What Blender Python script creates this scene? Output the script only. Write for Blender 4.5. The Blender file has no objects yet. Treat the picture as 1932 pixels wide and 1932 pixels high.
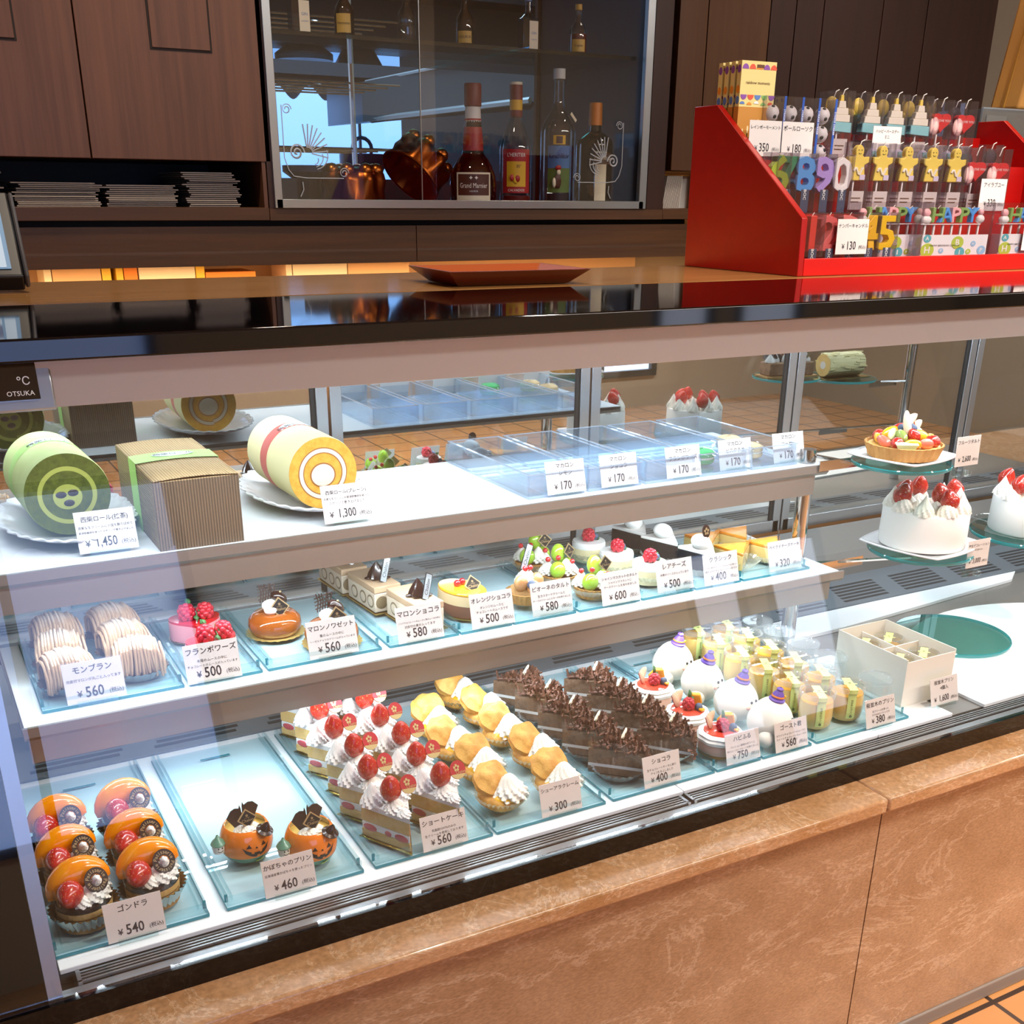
import bpy, bmesh, math, random
import numpy as np
from mathutils import Vector, Matrix
rnd = random.Random(7)
S = bpy.context.scene
COL = S.collection
pi, sin, cos = math.pi, math.sin, math.cos
# ------------------------------------------------------------------ camera, world, big lights, exposure
CAM = Vector((0, -.95, 1.29))
FPX, PITCH, ROLL, YAW, CY = 2071.1, .4111, .0095, .5046, 1267.4
_cy, _sy, _cp, _sp = cos(YAW), sin(YAW), cos(PITCH), sin(PITCH)
WV = Vector((_sy*_cp, _cy*_cp, -_sp)); _r = Vector((_cy, -_sy, 0)); _u = _r.cross(WV)
RV = cos(ROLL)*_r + sin(ROLL)*_u; UV = -sin(ROLL)*_r + cos(ROLL)*_u
cd = bpy.data.cameras.new('camera'); cam = bpy.data.objects.new('camera', cd); COL.objects.link(cam)
cd.sensor_width = 36; cd.sensor_height = 36; cd.sensor_fit = 'HORIZONTAL'; cd.lens = 36*FPX/1932
cd.shift_y = (CY-966)/1932; cd.clip_start = .05
m = Matrix((RV, UV, -WV)).transposed().to_4x4(); m.translation = CAM; cam.matrix_world = m
S.camera = cam
S.view_settings.view_transform = 'Standard'; S.view_settings.look = 'None'
S.view_settings.exposure = 0.0; S.view_settings.gamma = 1; S.view_settings.use_curve_mapping = False
cy = S.cycles
cy.max_bounces = 10; cy.diffuse_bounces = 3; cy.glossy_bounces = 4; cy.transmission_bounces = 6; cy.transparent_max_bounces = 40
cy.caustics_reflective = False; cy.caustics_refractive = False; cy.sample_clamp_indirect = 4; cy.sample_clamp_direct = 0
cy.use_adaptive_sampling = True; cy.adaptive_threshold = .015; cy.use_denoising = True
W = bpy.data.worlds.new('world'); S.world = W; W.use_nodes = True
W.node_tree.nodes['Background'].inputs[0].default_value = (.42, .62, 1, 1); W.node_tree.nodes['Background'].inputs[1].default_value = 2.2
def area(name, loc, size, sizey, power, color, rot=(0, 0, 0), spread=None):
    l = bpy.data.lights.new(name, 'AREA'); l.shape = 'RECTANGLE'; l.size = size; l.size_y = sizey; l.energy = power; l.color = color
    if spread: l.spread = spread
    o = bpy.data.objects.new(name, l); COL.objects.link(o); o.location = loc; o.rotation_euler = rot; return o
def spot(name, loc, tgt, power, color, ang, blend=.6, rad=.04):
    l = bpy.data.lights.new(name, 'SPOT'); l.energy = power; l.color = color; l.spot_size = ang; l.spot_blend = blend; l.shadow_soft_size = rad
    o = bpy.data.objects.new(name, l); COL.objects.link(o); o.location = loc
    o.rotation_euler = (Vector(tgt)-Vector(loc)).to_track_quat('-Z', 'Y').to_euler(); return o
WARM = (1, .84, .66); COOL = (.80, .92, 1)
# strip lamps of the showcase: under the top fascia and under the front of both shelves, plus an added rear strip
area('case_lamp_and_fill', (1.385, .20, 1.112), 2.8, .012, 11, COOL, (.30, 0, 0))
area('case_lamp_and_fill', (1.385, .58, 1.132), 2.8, .012, 8.0, COOL, (0, 0, 0))  # rear strip added to brighten the upper shelf and the mirrored cake backs
area('shelf_lamp', (.66, .372, .845), 1.2, .010, 2.2, COOL, (.25, 0, 0))
area('shelf_lamp', (.69, .312, .684), 1.2, .010, 2.3, COOL, (.25, 0, 0))
# ceiling lamps and added fill lights (the shop windows behind the camera are built with the room), warm lamp over the back counter
for x, y, e in ((1.5, -2.1, 42), (2.9, -1.9, 42), (.5, .95, 9), (2.2, .95, 7), (1.1, -.55, 16), (2.6, -.55, 20), (1.6, 3.1, 0)):
    if e: spot('ceiling_downlight_and_fill', (x, y, 2.57), (x, y+.25, 0), e*6, WARM, 1.6, .8, .05)
for x in (1.7, 3.0, 4.3): area('ambient_fill_panel', (x, -1.75, 2.58), 1.2, .35, 38, (1, .95, .89))  # panels added overhead to lift the ambient light on the pastry fronts
for x in (1.55, 1.95): spot('ceiling_downlight_and_fill', (x-.1, -.75, 2.57), (x, .55, 1.30), 95, (1, .93, .84), .62, .5, .05)  # pair of spots added to brighten the candle display
area('kitchen_fill', (1.9, 3.2, 2.55), 1.2, .5, 26, (.55, .78, 1))  # unseen light added to brighten the kitchen
area('back_counter_lamp', (1.2, 1.70, 1.13), 4.2, .03, 26, (1, .66, .36))

# ------------------------------------------------------------------ pixel rays (camera frame of the photograph, 1932 px) onto real planes
def ray(x, y): return WV + RV*((x-966)/FPX) + UV*((CY-y)/FPX)
def atz(x, y, z): r = ray(x, y); return CAM + r*((z-CAM.z)/r.z)
def aty(x, y, Y): r = ray(x, y); return CAM + r*((Y-CAM.y)/r.y)
# ------------------------------------------------------------------ materials
MATS = {}
def lin(c): return tuple((v/12.92 if v <= .04045 else ((v+.055)/1.055)**2.4) for v in c)
def hexc(h): h = h.lstrip('#'); return lin(tuple(int(h[i:i+2], 16)/255 for i in (0, 2, 4)))+(1,)
def mat(name, col='#808080', rough=.5, metal=0, spec=.5, emit=None, es=1, sss=0, coat=0, noise=None, bump=None, aniso=0):
    """noise=(scale, amount, col2, (sx,sy,sz)); bump=(scale, strength)"""
    if name in MATS: return MATS[name]
    M = bpy.data.materials.new(name); M.use_nodes = True; nt = M.node_tree; b = nt.nodes['Principled BSDF']
    b.inputs['Base Color'].default_value = hexc(col); b.inputs['Roughness'].default_value = rough; b.inputs['Metallic'].default_value = metal
    b.inputs['Specular IOR Level'].default_value = spec
    if sss: b.inputs['Subsurface Weight'].default_value = sss; b.inputs['Subsurface Radius'].default_value = (.008, .004, .002); b.inputs['Subsurface Scale'].default_value = .5
    if coat: b.inputs['Coat Weight'].default_value = coat; b.inputs['Coat Roughness'].default_value = .04
    if emit: b.inputs['Emission Color'].default_value = hexc(emit); b.inputs['Emission Strength'].default_value = es
    tc = None
    def coords(sc):
        t = nt.nodes.new('ShaderNodeTexCoord'); mp = nt.nodes.new('ShaderNodeMapping'); mp.inputs['Scale'].default_value = sc
        nt.links.new(t.outputs['Object'], mp.inputs[0]); return mp.outputs[0]
    if noise:
        sc, amt, c2, st = noise
        n = nt.nodes.new('ShaderNodeTexNoise'); n.inputs['Scale'].default_value = sc; n.inputs['Detail'].default_value = 5; n.inputs['Roughness'].default_value = .62
        nt.links.new(coords(st), n.inputs['Vector'])
        r = nt.nodes.new('ShaderNodeMapRange'); r.inputs[1].default_value = .5-.25*1/max(amt, .01)*.5; r.inputs[2].default_value = .5+.25*1/max(amt, .01)*.5
        nt.links.new(n.outputs['Fac'], r.inputs[0])
        mx = nt.nodes.new('ShaderNodeMix'); mx.data_type = 'RGBA'; mx.inputs[6].default_value = hexc(col); mx.inputs[7].default_value = hexc(c2)
        nt.links.new(r.outputs[0], mx.inputs[0]); nt.links.new(mx.outputs[2], b.inputs['Base Color'])
    if bump:
        n = nt.nodes.new('ShaderNodeTexNoise'); n.inputs['Scale'].default_value = bump[0]; n.inputs['Detail'].default_value = 4
        nt.links.new(coords(bump[2] if len(bump) > 2 else (1, 1, 1)), n.inputs['Vector'])
        bp = nt.nodes.new('ShaderNodeBump'); bp.inputs['Strength'].default_value = bump[1]; bp.inputs['Distance'].default_value = .002
        nt.links.new(n.outputs['Fac'], bp.inputs['Height']); nt.links.new(bp.outputs[0], b.inputs['Normal'])
    MATS[name] = M; return M
def clear(name, tint='#ffffff', f0=.04, rough=.0, gl='#ffffff', mul=.96, body=0, bodycol='#ffffff'):
    """thin clear sheet: see-through with a fresnel reflection; body mixes in some diffuse milkiness"""
    if name in MATS: return MATS[name]
    M = bpy.data.materials.new(name); M.use_nodes = True; nt = M.node_tree; nt.nodes.clear(); N = nt.nodes.new; L = nt.links.new
    lw = N('ShaderNodeLayerWeight'); lw.inputs[0].default_value = .5
    p = N('ShaderNodeMath'); p.operation = 'POWER'; p.inputs[1].default_value = 5; L(lw.outputs['Facing'], p.inputs[0])
    ma = N('ShaderNodeMath'); ma.operation = 'MULTIPLY_ADD'; ma.inputs[1].default_value = mul; ma.inputs[2].default_value = f0; L(p.outputs[0], ma.inputs[0])
    t = N('ShaderNodeBsdfTransparent'); t.inputs[0].default_value = hexc(tint)
    base = t.outputs[0]
    if body:
        d = N('ShaderNodeBsdfDiffuse'); d.inputs[0].default_value = hexc(bodycol)
        tl = N('ShaderNodeBsdfTranslucent'); tl.inputs[0].default_value = hexc(bodycol)
        m0 = N('ShaderNodeMixShader'); m0.inputs[0].default_value = .5; L(d.outputs[0], m0.inputs[1]); L(tl.outputs[0], m0.inputs[2])
        m1 = N('ShaderNodeMixShader'); m1.inputs[0].default_value = body; L(base, m1.inputs[1]); L(m0.outputs[0], m1.inputs[2]); base = m1.outputs[0]
    g = N('ShaderNodeBsdfGlossy'); g.inputs['Roughness'].default_value = rough; g.inputs[0].default_value = hexc(gl)
    mx = N('ShaderNodeMixShader'); L(ma.outputs[0], mx.inputs[0]); L(base, mx.inputs[1]); L(g.outputs[0], mx.inputs[2])
    o = N('ShaderNodeOutputMaterial'); L(mx.outputs[0], o.inputs[0]); MATS[name] = M; return M
def wood(name, c1, c2, axis, rough=.35, scale=1, coat=0):
    st = {'x': (1.2, 28, 28), 'y': (28, 1.2, 28), 'z': (28, 28, 1.2)}[axis]
    return mat(name, c1, rough, noise=(2.2*scale, .55, c2, st), bump=(3*scale, .12, st), coat=coat)
# ------------------------------------------------------------------ mesh builder
class MB:
    def __init__(s): s.v = []; s.f = []; s.m = []; s.mats = []; s.cur = 0; s.M = Matrix.Identity(4)
    def use(s, m):
        if isinstance(m, str): m = MATS[m]
        if m not in s.mats: s.mats.append(m)
        s.cur = s.mats.index(m); return s
    def at(s, loc=(0, 0, 0), rot=(0, 0, 0), sc=1):
        from mathutils import Euler
        s.M = Matrix.LocRotScale(Vector(loc), Euler(rot), Vector((sc,)*3) if isinstance(sc, (int, float)) else Vector(sc)); return s
    def add(s, vs, fs):
        o = len(s.v); s.v += [tuple(s.M @ Vector(p)) for p in vs]; s.f += [tuple(i+o for i in f) for f in fs]; s.m += [s.cur]*len(fs); return s
    def box(s, a, b):
        x0, y0, z0 = (min(a[i], b[i]) for i in range(3)); x1, y1, z1 = (max(a[i], b[i]) for i in range(3))
        return s.add([(x0,y0,z0),(x1,y0,z0),(x1,y1,z0),(x0,y1,z0),(x0,y0,z1),(x1,y0,z1),(x1,y1,z1),(x0,y1,z1)],
                     [(0,3,2,1),(4,5,6,7),(0,1,5,4),(1,2,6,5),(2,3,7,6),(3,0,4,7)])
    def cbox(s, c, d): return s.box([c[i]-d[i]/2 for i in range(3)], [c[i]+d[i]/2 for i in range(3)])
    def prism(s, poly, z0, z1, axis='z'):
        """closed polygon (counter-clockwise) extruded along an axis"""
        n = len(poly)
        def P(p, z): return {'z': (p[0], p[1], z), 'x': (z, p[0], p[1]), 'y': (p[0], z, p[1])}[axis]
        vs = [P(p, z0) for p in poly]+[P(p, z1) for p in poly]
        fs = [tuple(range(n))[::-1], tuple(range(n, 2*n))]+[(i, (i+1) % n, n+(i+1) % n, n+i) for i in range(n)]
        if axis == 'y': fs = [f[::-1] for f in fs]
        return s.add(vs, fs)
    def lathe(s, prof, n=24, star=0, stn=0, a0=0, a1=2*pi, phase=0, caps=False):
        """profile [(r, z)...] turned about z; star: radial ripple share with stn lobes (callable star(t) per row ok)"""
        full = abs(a1-a0-2*pi) < 1e-6; k = n if full else n+1; vs = []; fs = []
        for j, (r, z) in enumerate(prof):
            st = star[j] if isinstance(star, (list, tuple)) else star
            for i in range(k):
                a = a0+(a1-a0)*i/n; rr = r*(1+st*cos(stn*a+phase)); vs.append((rr*cos(a), rr*sin(a), z))
        for j in range(len(prof)-1):
            for i in range(n):
                i2 = (i+1) % k; q = (j*k+i, j*k+i2, (j+1)*k+i2, (j+1)*k+i); fs.append(q)
        if full and caps:
            if prof[0][0] > 1e-6: fs.append(tuple(range(k))[::-1])
            if prof[-1][0] > 1e-6: fs.append(tuple((len(prof)-1)*k+i for i in range(k)))
        return s.add(vs, fs)
    def cyl(s, r, z0, z1, n=20, r1=None): return s.lathe([(r, z0), (r if r1 is None else r1, z1)], n, caps=True)
    def sph(s, c=(0, 0, 0), r=(1, 1, 1), n=14, m=9, fn=None):
        if isinstance(r, (int, float)): r = (r, r, r)
        vs = [(0, 0, -1)]; fs = []
        for j in range(1, m):
            t = -pi/2+pi*j/m
            for i in range(n): vs.append((cos(t)*cos(2*pi*i/n), cos(t)*sin(2*pi*i/n), sin(t)))
        vs.append((0, 0, 1)); T = len(vs)-1
        for i in range(n):
            fs.append((0, 1+(i+1) % n, 1+i)); fs.append((T, 1+(m-2)*n+i, 1+(m-2)*n+(i+1) % n))
        for j in range(m-2):
            for i in range(n): fs.append((1+j*n+i, 1+j*n+(i+1) % n, 1+(j+1)*n+(i+1) % n, 1+(j+1)*n+i))
        if fn: vs = [fn(Vector(p)) for p in vs]
        return s.add([(c[0]+p[0]*r[0], c[1]+p[1]*r[1], c[2]+p[2]*r[2]) for p in vs], fs)
    def tube(s, pts, r, n=8, cap=True):
        pts = [Vector(p) for p in pts]; R = r if isinstance(r, (list, tuple)) else [r]*len(pts); vs = []; fs = []; up = None
        for i, p in enumerate(pts):
            d = (pts[min(i+1, len(pts)-1)]-pts[max(i-1, 0)]).normalized()
            if up is None: up = d.orthogonal().normalized()
            else: up = (up-d*up.dot(d)).normalized()
            w = d.cross(up)
            for k in range(n): a = 2*pi*k/n; vs.append(tuple(p+(up*cos(a)+w*sin(a))*R[i]))
        for i in range(len(pts)-1):
            for k in range(n): fs.append((i*n+k, i*n+(k+1) % n, (i+1)*n+(k+1) % n, (i+1)*n+k))
        if cap: fs += [tuple(range(n))[::-1], tuple((len(pts)-1)*n+k for k in range(n))]
        return s.add(vs, fs)
    def grid(s, fn, nu, nv):
        vs = [fn(i/nu, j/nv) for j in range(nv+1) for i in range(nu+1)]
        return s.add(vs, [(j*(nu+1)+i, j*(nu+1)+i+1, (j+1)*(nu+1)+i+1, (j+1)*(nu+1)+i) for j in range(nv) for i in range(nu)])
    def text(s, t, size, loc, rot=(pi/2, 0, 0), align='CENTER', depth=.0, sx=1, bold=0):
        vs, fs = text_mesh(t, align, bold)
        if not vs: return s
        from mathutils import Euler
        A = Matrix.LocRotScale(Vector(loc), Euler(rot), Vector((size*sx, size, size)))
        return s.add([A @ Vector(p) for p in vs], fs)
    def build(s, name, parent=None, smooth=True, bevel=0, seg=2, ang=40, solid=0, sub=0, loc=None):
        me = bpy.data.meshes.new(name); me.from_pydata(s.v, [], s.f)
        for m_ in s.mats: me.materials.append(m_)
        me.polygons.foreach_set('material_index', s.m)
        me.polygons.foreach_set('use_smooth', [smooth]*len(s.f)); me.update()
        if smooth:
            try: me.set_sharp_from_angle(angle=math.radians(ang))
            except Exception: pass
        o = bpy.data.objects.new(name, me); COL.objects.link(o)
        if parent: o.parent = parent
        if loc is not None: o.location = loc
        if solid: md = o.modifiers.new('solid', 'SOLIDIFY'); md.thickness = solid; md.offset = 0
        if bevel: md = o.modifiers.new('bevel', 'BEVEL'); md.width = bevel; md.segments = seg; md.limit_method = 'ANGLE'; md.angle_limit = .6
        if sub: md = o.modifiers.new('sub', 'SUBSURF'); md.levels = sub; md.render_levels = sub
        return o
_TX = {}
def text_mesh(t, align, bold=0):
    k = (t, align, bold)
    if k not in _TX:
        c = bpy.data.curves.new('t', 'FONT'); c.body = t; c.align_x = align; c.align_y = 'CENTER'; c.size = 1; c.resolution_u = 2; c.offset = bold
        o = bpy.data.objects.new('t', c); COL.objects.link(o)
        me = bpy.data.meshes.new_from_object(o.evaluated_get(bpy.context.evaluated_depsgraph_get()))
        _TX[k] = ([tuple(v.co) for v in me.vertices], [tuple(p.vertices) for p in me.polygons])
        bpy.data.objects.remove(o); bpy.data.curves.remove(c); bpy.data.meshes.remove(me)
    return _TX[k]
def tag(o, label=None, cat=None, group=None, kind=None):
    if label: o['label'] = label
    if cat: o['category'] = cat
    if group: o['group'] = group
    if kind: o['kind'] = kind
    return o
def thing(name, label, cat, loc=(0, 0, 0), rz=0, group=None):
    o = bpy.data.objects.new(name, None); COL.objects.link(o); o.location = loc; o.rotation_euler = (0, 0, rz); o.empty_display_size = .01
    return tag(o, label, cat, group)
def cutp(b, name, par, **k):
    if b.f: b.build(name, par, **k)
    return MB()
def struct(o): o['kind'] = 'structure'; return o
def dup(root, loc=None, rz=None, label=None, group=None, sc=None):
    def cp(o, par):
        c = o.copy(); COL.objects.link(c)
        if par: c.parent = par
        for ch in list(o.children): cp(ch, c)
        return c
    r = cp(root, None)
    if loc is not None: r.location = loc
    if rz is not None: r.rotation_euler = (0, 0, rz)
    if label: r['label'] = label
    if group: r['group'] = group
    if sc: r.scale = (sc,)*3 if isinstance(sc, (int, float)) else sc
    return r
# ------------------------------------------------------------------ the setting
mat('plaster', '#b9ad98', .8); mat('ceil_white', '#c8c2b4', .9); mat('right_wall', '#8d8574', .8)
def tile_mat():
    M = mat('floor_tile', '#d99a5c', .22); nt = M.node_tree; b = nt.nodes['Principled BSDF']
    t = nt.nodes.new('ShaderNodeTexCoord'); br = nt.nodes.new('ShaderNodeTexBrick'); br.offset = 0; br.inputs['Scale'].default_value = 1
    br.inputs['Brick Width'].default_value = .198; br.inputs['Row Height'].default_value = .198; br.inputs['Mortar Size'].default_value = .005; br.inputs['Mortar Smooth'].default_value = .1
    br.inputs['Color1'].default_value = hexc('#c48d58'); br.inputs['Color2'].default_value = hexc('#bb834f'); br.inputs['Mortar'].default_value = hexc('#3a2a22')
    mp = nt.nodes.new('ShaderNodeMapping'); mp.inputs['Location'].default_value = (-.097, .018, 0)
    nt.links.new(t.outputs['Object'], mp.inputs[0]); nt.links.new(mp.outputs[0], br.inputs[0]); nt.links.new(br.outputs['Color'], b.inputs['Base Color'])
tile_mat()
struct(MB().use('floor_tile').box((-3, -3.6, -.05), (5.6, 4.6, 0)).build('floor', smooth=False))
struct(MB().use('ceil_white').box((-3, -3.6, 2.6), (5.6, 4.6, 2.65)).build('ceiling', smooth=False))
struct(MB().use('plaster').box((-3.05, -3.6, 0), (-3, 4.6, 2.6)).build('wall_left', smooth=False))
struct(MB().use('right_wall').box((5.6, -3.6, 0), (5.65, 4.6, 2.6)).build('wall_right', smooth=False))
WINS = ((-1.3, .95, .5, 1.95), (3.42, 3.8, .2, 1.25), (3.95, 4.4, .2, 1.25))
wf = MB().use('plaster')     # wall behind the camera with its shop windows
xs = [-3]+[v for w in WINS for v in w[:2]]+[5.6]
for i in range(0, len(xs), 2): wf.box((xs[i], -3.6, 0), (xs[i+1], -3.55, 2.6))
for x0, x1, z0, z1 in WINS: wf.box((x0, -3.6, 0), (x1, -3.55, z0)).box((x0, -3.6, z1), (x1, -3.55, 2.6))
struct(wf.build('wall_front', smooth=False))
mat('win_frame', '#3a3a3c', .4, .6); mat('film', '#dfe8f5', .7, emit='#86acf0', es=2.8); mat('film_bright', '#eef3fa', .7, emit='#c2d8fb', es=2.6)
for i, (x0, x1, z0, z1) in enumerate(WINS):
    wn = MB().use('win_frame')
    for x in (x0, x1-.04): wn.box((x, -3.6, z0), (x+.04, -3.53, z1))
    wn.box((x0, -3.6, z0), (x1, -3.53, z0+.04)).box((x0, -3.6, z1-.04), (x1, -3.53, z1))
    if i == 0: wn.box((.2, -3.6, z0), (.24, -3.53, z1))
    # frosted daylight film with a wavy top edge
    n = 60; pts = [(x0+.04, z0+.04), (x1-.04, z0+.04)]
    for k in range(n+1):
        x = x1-.04+(x0-x1+.08)*k/n; pts.append((x, (z1-.30+.045*cos(x*2*pi/.34)) if i < 1 else z1-.05))
    wn.use('film' if i < 1 else 'film_bright').prism(pts, -3.57, -3.565, 'y')
    struct(wn.build('window_%d' % (i+1), smooth=False))
# ------------------------------------------------------------------ marble base of the counter
def marble(name, c1, c2, vein, rough, warp=1.0):
    M = mat(name, c1, rough, noise=(9, .7, c2, (1, 1, 1))); nt = M.node_tree; b = nt.nodes['Principled BSDF']
    src = b.inputs['Base Color'].links[0].from_socket
    t = nt.nodes.new('ShaderNodeTexCoord'); mp = nt.nodes.new('ShaderNodeMapping'); mp.inputs['Rotation'].default_value = (.3, .85, .2); mp.inputs['Scale'].default_value = (1, 1, 2.4)
    nt.links.new(t.outputs['Object'], mp.inputs[0])
    n = nt.nodes.new('ShaderNodeTexNoise'); n.inputs['Scale'].default_value = 3.4*warp; n.inputs['Detail'].default_value = 9; n.inputs['Roughness'].default_value = .68; n.inputs['Distortion'].default_value = .5
    nt.links.new(mp.outputs[0], n.inputs[0])
    sb = nt.nodes.new('ShaderNodeMath'); sb.operation = 'SUBTRACT'; sb.inputs[1].default_value = .5; nt.links.new(n.outputs['Fac'], sb.inputs[0])
    ab = nt.nodes.new('ShaderNodeMath'); ab.operation = 'ABSOLUTE'; nt.links.new(sb.outputs[0], ab.inputs[0])
    mr = nt.nodes.new('ShaderNodeMapRange'); mr.inputs[1].default_value = 0; mr.inputs[2].default_value = .018; mr.inputs[3].default_value = .55; mr.inputs[4].default_value = 0
    nt.links.new(ab.outputs[0], mr.inputs[0])
    f = nt.nodes.new('ShaderNodeTexNoise'); f.inputs['Scale'].default_value = 160; f.inputs['Detail'].default_value = 3; nt.links.new(mp.outputs[0], f.inputs[0])
    fr = nt.nodes.new('ShaderNodeMapRange'); fr.inputs[1].default_value = .35; fr.inputs[2].default_value = .7; fr.inputs[3].default_value = .82; fr.inputs[4].default_value = 1.12; nt.links.new(f.outputs['Fac'], fr.inputs[0])
    mx = nt.nodes.new('ShaderNodeMix'); mx.data_type = 'RGBA'; mx.inputs[7].default_value = hexc(vein); nt.links.new(mr.outputs[0], mx.inputs[0]); nt.links.new(src, mx.inputs[6])
    ml = nt.nodes.new('ShaderNodeMix'); ml.data_type = 'RGBA'; ml.blend_type = 'MULTIPLY'; ml.inputs[0].default_value = 1; nt.links.new(mx.outputs[2], ml.inputs[6]); nt.links.new(fr.outputs[0], ml.inputs[7])
    nt.links.new(ml.outputs[2], b.inputs['Base Color']); return M
marble('marble', '#b39172', '#a07c5c', '#cfb397', .2); marble('marble_cap', '#bd9470', '#a87c52', '#d8bb9c', .12, 3)
mat('joint', '#6a452a', .6); mat('skirt', '#7d736c', .4); mat('black_gloss', '#060507', .05, spec=.6); mat('steel', '#98948f', .36, .7, bump=(30, .05, (.3, 40, 40)))
mat('chrome', '#d8d8d8', .08, 1); mat('alu', '#aab0b4', .3, .9); mat('white_sheet', '#eef1f3', .35); mat('vent_grey', '#6f7880', .4, .4); mat('slot', '#0a0b0d', .6); mat('dark', '#121010', .7)
ctr = thing('marble_counter', 'polished tan marble counter base carrying the long cake showcase', 'counter', (0, 0, 0))
XJ = [-1.6, -.42, aty(1630, 1740, 0).x, 3.5]
for i in range(3): MB().use('marble').box((XJ[i]+.0012, 0, .03), (XJ[i+1]-.0012, .06, .5175)).build('marble_panel', ctr, smooth=False)
MB().use('joint').box((-1.6, .012, .03), (3.5, .7, .517)).build('core', ctr, smooth=False)
XC = [-1.6, aty(1677, 1520, -.062).x-1.19, aty(1677, 1520, -.062).x, 3.5]
for i in range(3): MB().use('marble_cap').box((XC[i]+.0005, -.062, .518), (XC[i+1]-.0005, .7, .541)).build('marble_cap', ctr, bevel=.004)
struct(MB().use('skirt').box((-1.6, -.004, 0), (3.5, .05, .0295)).build('baseboard_counter', bevel=.003))
# ------------------------------------------------------------------ refrigerated showcase
TIL = .238
def gy(z): return (z-.568)*TIL
XR = 2.9
case = thing('display_case', 'long refrigerated cake showcase with slanted front glass and black glossy top', 'showcase', (0, 0, 0))
clear('front_glass', f0=.045, mul=.95)
# base body, deck
bd = MB().use('dark').box((-.03, .03, .5415), (XR, .78, .555)).use('steel').box((-.02, .60, .555), (XR, .775, .60))
bd.build('base', case, smooth=False)
MB().use('black_gloss').box((-.03, -.004, .5412), (XR, .005, .568)).build('front_rail', case, smooth=False)
gl = MB().use('front_glass'); z0, z1 = .5685, 1.1495
gl.add([(-.03, gy(z0), z0), (XR, gy(z0), z0), (XR, gy(z1), z1), (-.03, gy(z1), z1), (-.03, gy(z0)+.006, z0), (XR, gy(z0)+.006, z0), (XR, gy(z1)+.006, z1), (-.03, gy(z1)+.006, z1)],
       [(0,1,2,3), (5,4,7,6), (0,4,5,1), (3,2,6,7), (1,5,6,2), (4,0,3,7)])
gl.build('front_glass', case, smooth=False)
def slanted(name, xa, xb, off, th, m, za=.555, zb=1.150):
    b = MB().use(m); 
    b.add([(xa, gy(za)+off, za), (xb, gy(za)+off, za), (xb, gy(zb)+off, zb), (xa, gy(zb)+off, zb), (xa, gy(za)+off+th, za), (xb, gy(za)+off+th, za), (xb, gy(zb)+off+th, zb), (xa, gy(zb)+off+th, zb)],
          [(0,1,2,3), (5,4,7,6), (0,4,5,1), (3,2,6,7), (1,5,6,2), (4,0,3,7)])
    return b.build(name, case, smooth=False)
slanted('black_post', -.044, -.0305, -.001, .02, 'black_gloss', .5415)
slanted('black_post', -.0295, .018, .0065, .02, 'black_gloss', .556)
slanted('side_strip', .0185, .032, .0065, .03, 'alu', .556)
# front lip and grille
gr = MB().use('alu').box((.03, .0055, .555), (XR, .0165, .5675)).use('dark').box((.045, .0165, .555), (XR, .0445, .559))
gr.build('front_gutter', case, smooth=False)
for xa, xb in ((.048, .80), (.806, 1.56), (1.566, 2.3), (2.306, XR)):
    g = MB().use('alu')
    for k in range(4): g.cbox(((xa+xb)/2, .020+k*.0055, .569-.0005*k), (xb-xa, .0022, .003))
    for x in (xa+.002, xb-.002): g.box((x-.002, .0168, .559), (x+.002, .0385, .5705))
    g.build('grille', case, smooth=False)
dk = MB().use('steel').box((.034, .0445, .5555), (XR, .60, .568))
dk.build('deck', case, smooth=False)
for xa, xb in ((.034, .805), (.8065, 1.155)):
    MB().use('white_sheet').box((xa, .0405, .5685), (xb, .462, .5745)).build('deck_sheet', case, bevel=.001)
MB().use('white_sheet').box((1.156, .0405, .5685), (1.31, .30, .5745)).build('deck_sheet', case, bevel=.001)
# right sheet with a rounded back edge, and the strip along the vents
pts = [(1.38, .0405), (2.6, .0405), (2.6, .25), (2.0, .29)]+[(1.68+.30*cos(a), .10+.26*sin(a)) for a in [pi*.25+k*pi/24*.75 for k in range(25)]]
MB().use('white_sheet').prism(pts, .5685, .5735).build('deck_sheet', case, smooth=False)
MB().use('white_sheet').prism([(1.27, .385), (1.42, .385), (1.93, .43), (1.98, .462), (1.156, .462), (1.156, .40)], .5685, .5745).build('deck_sheet', case, smooth=False)
vt = MB().use('vent_grey').box((.034, .463, .568), (XR-.01, .60, .577))
vt.use('slot'); x = .06
while x < XR-.15:
    for k in range(6): vt.box((x+.006*k, .478+k*.0145, .5768), (x+.115+.006*k, .4855+k*.0145, .5774))
    x += .162
vt.build('vent', case, smooth=False)
MB().use('steel').add([(0.0, .60, .577), (XR, .60, .577), (XR, .755, .63), (0, .755, .63), (0, .765, .577), (XR, .765, .577)], [(0,1,2,3), (0,4,5,1), (3,2,5,4), (0,3,4), (1,5,2)]).build('back_slope', case, smooth=False)
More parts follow.
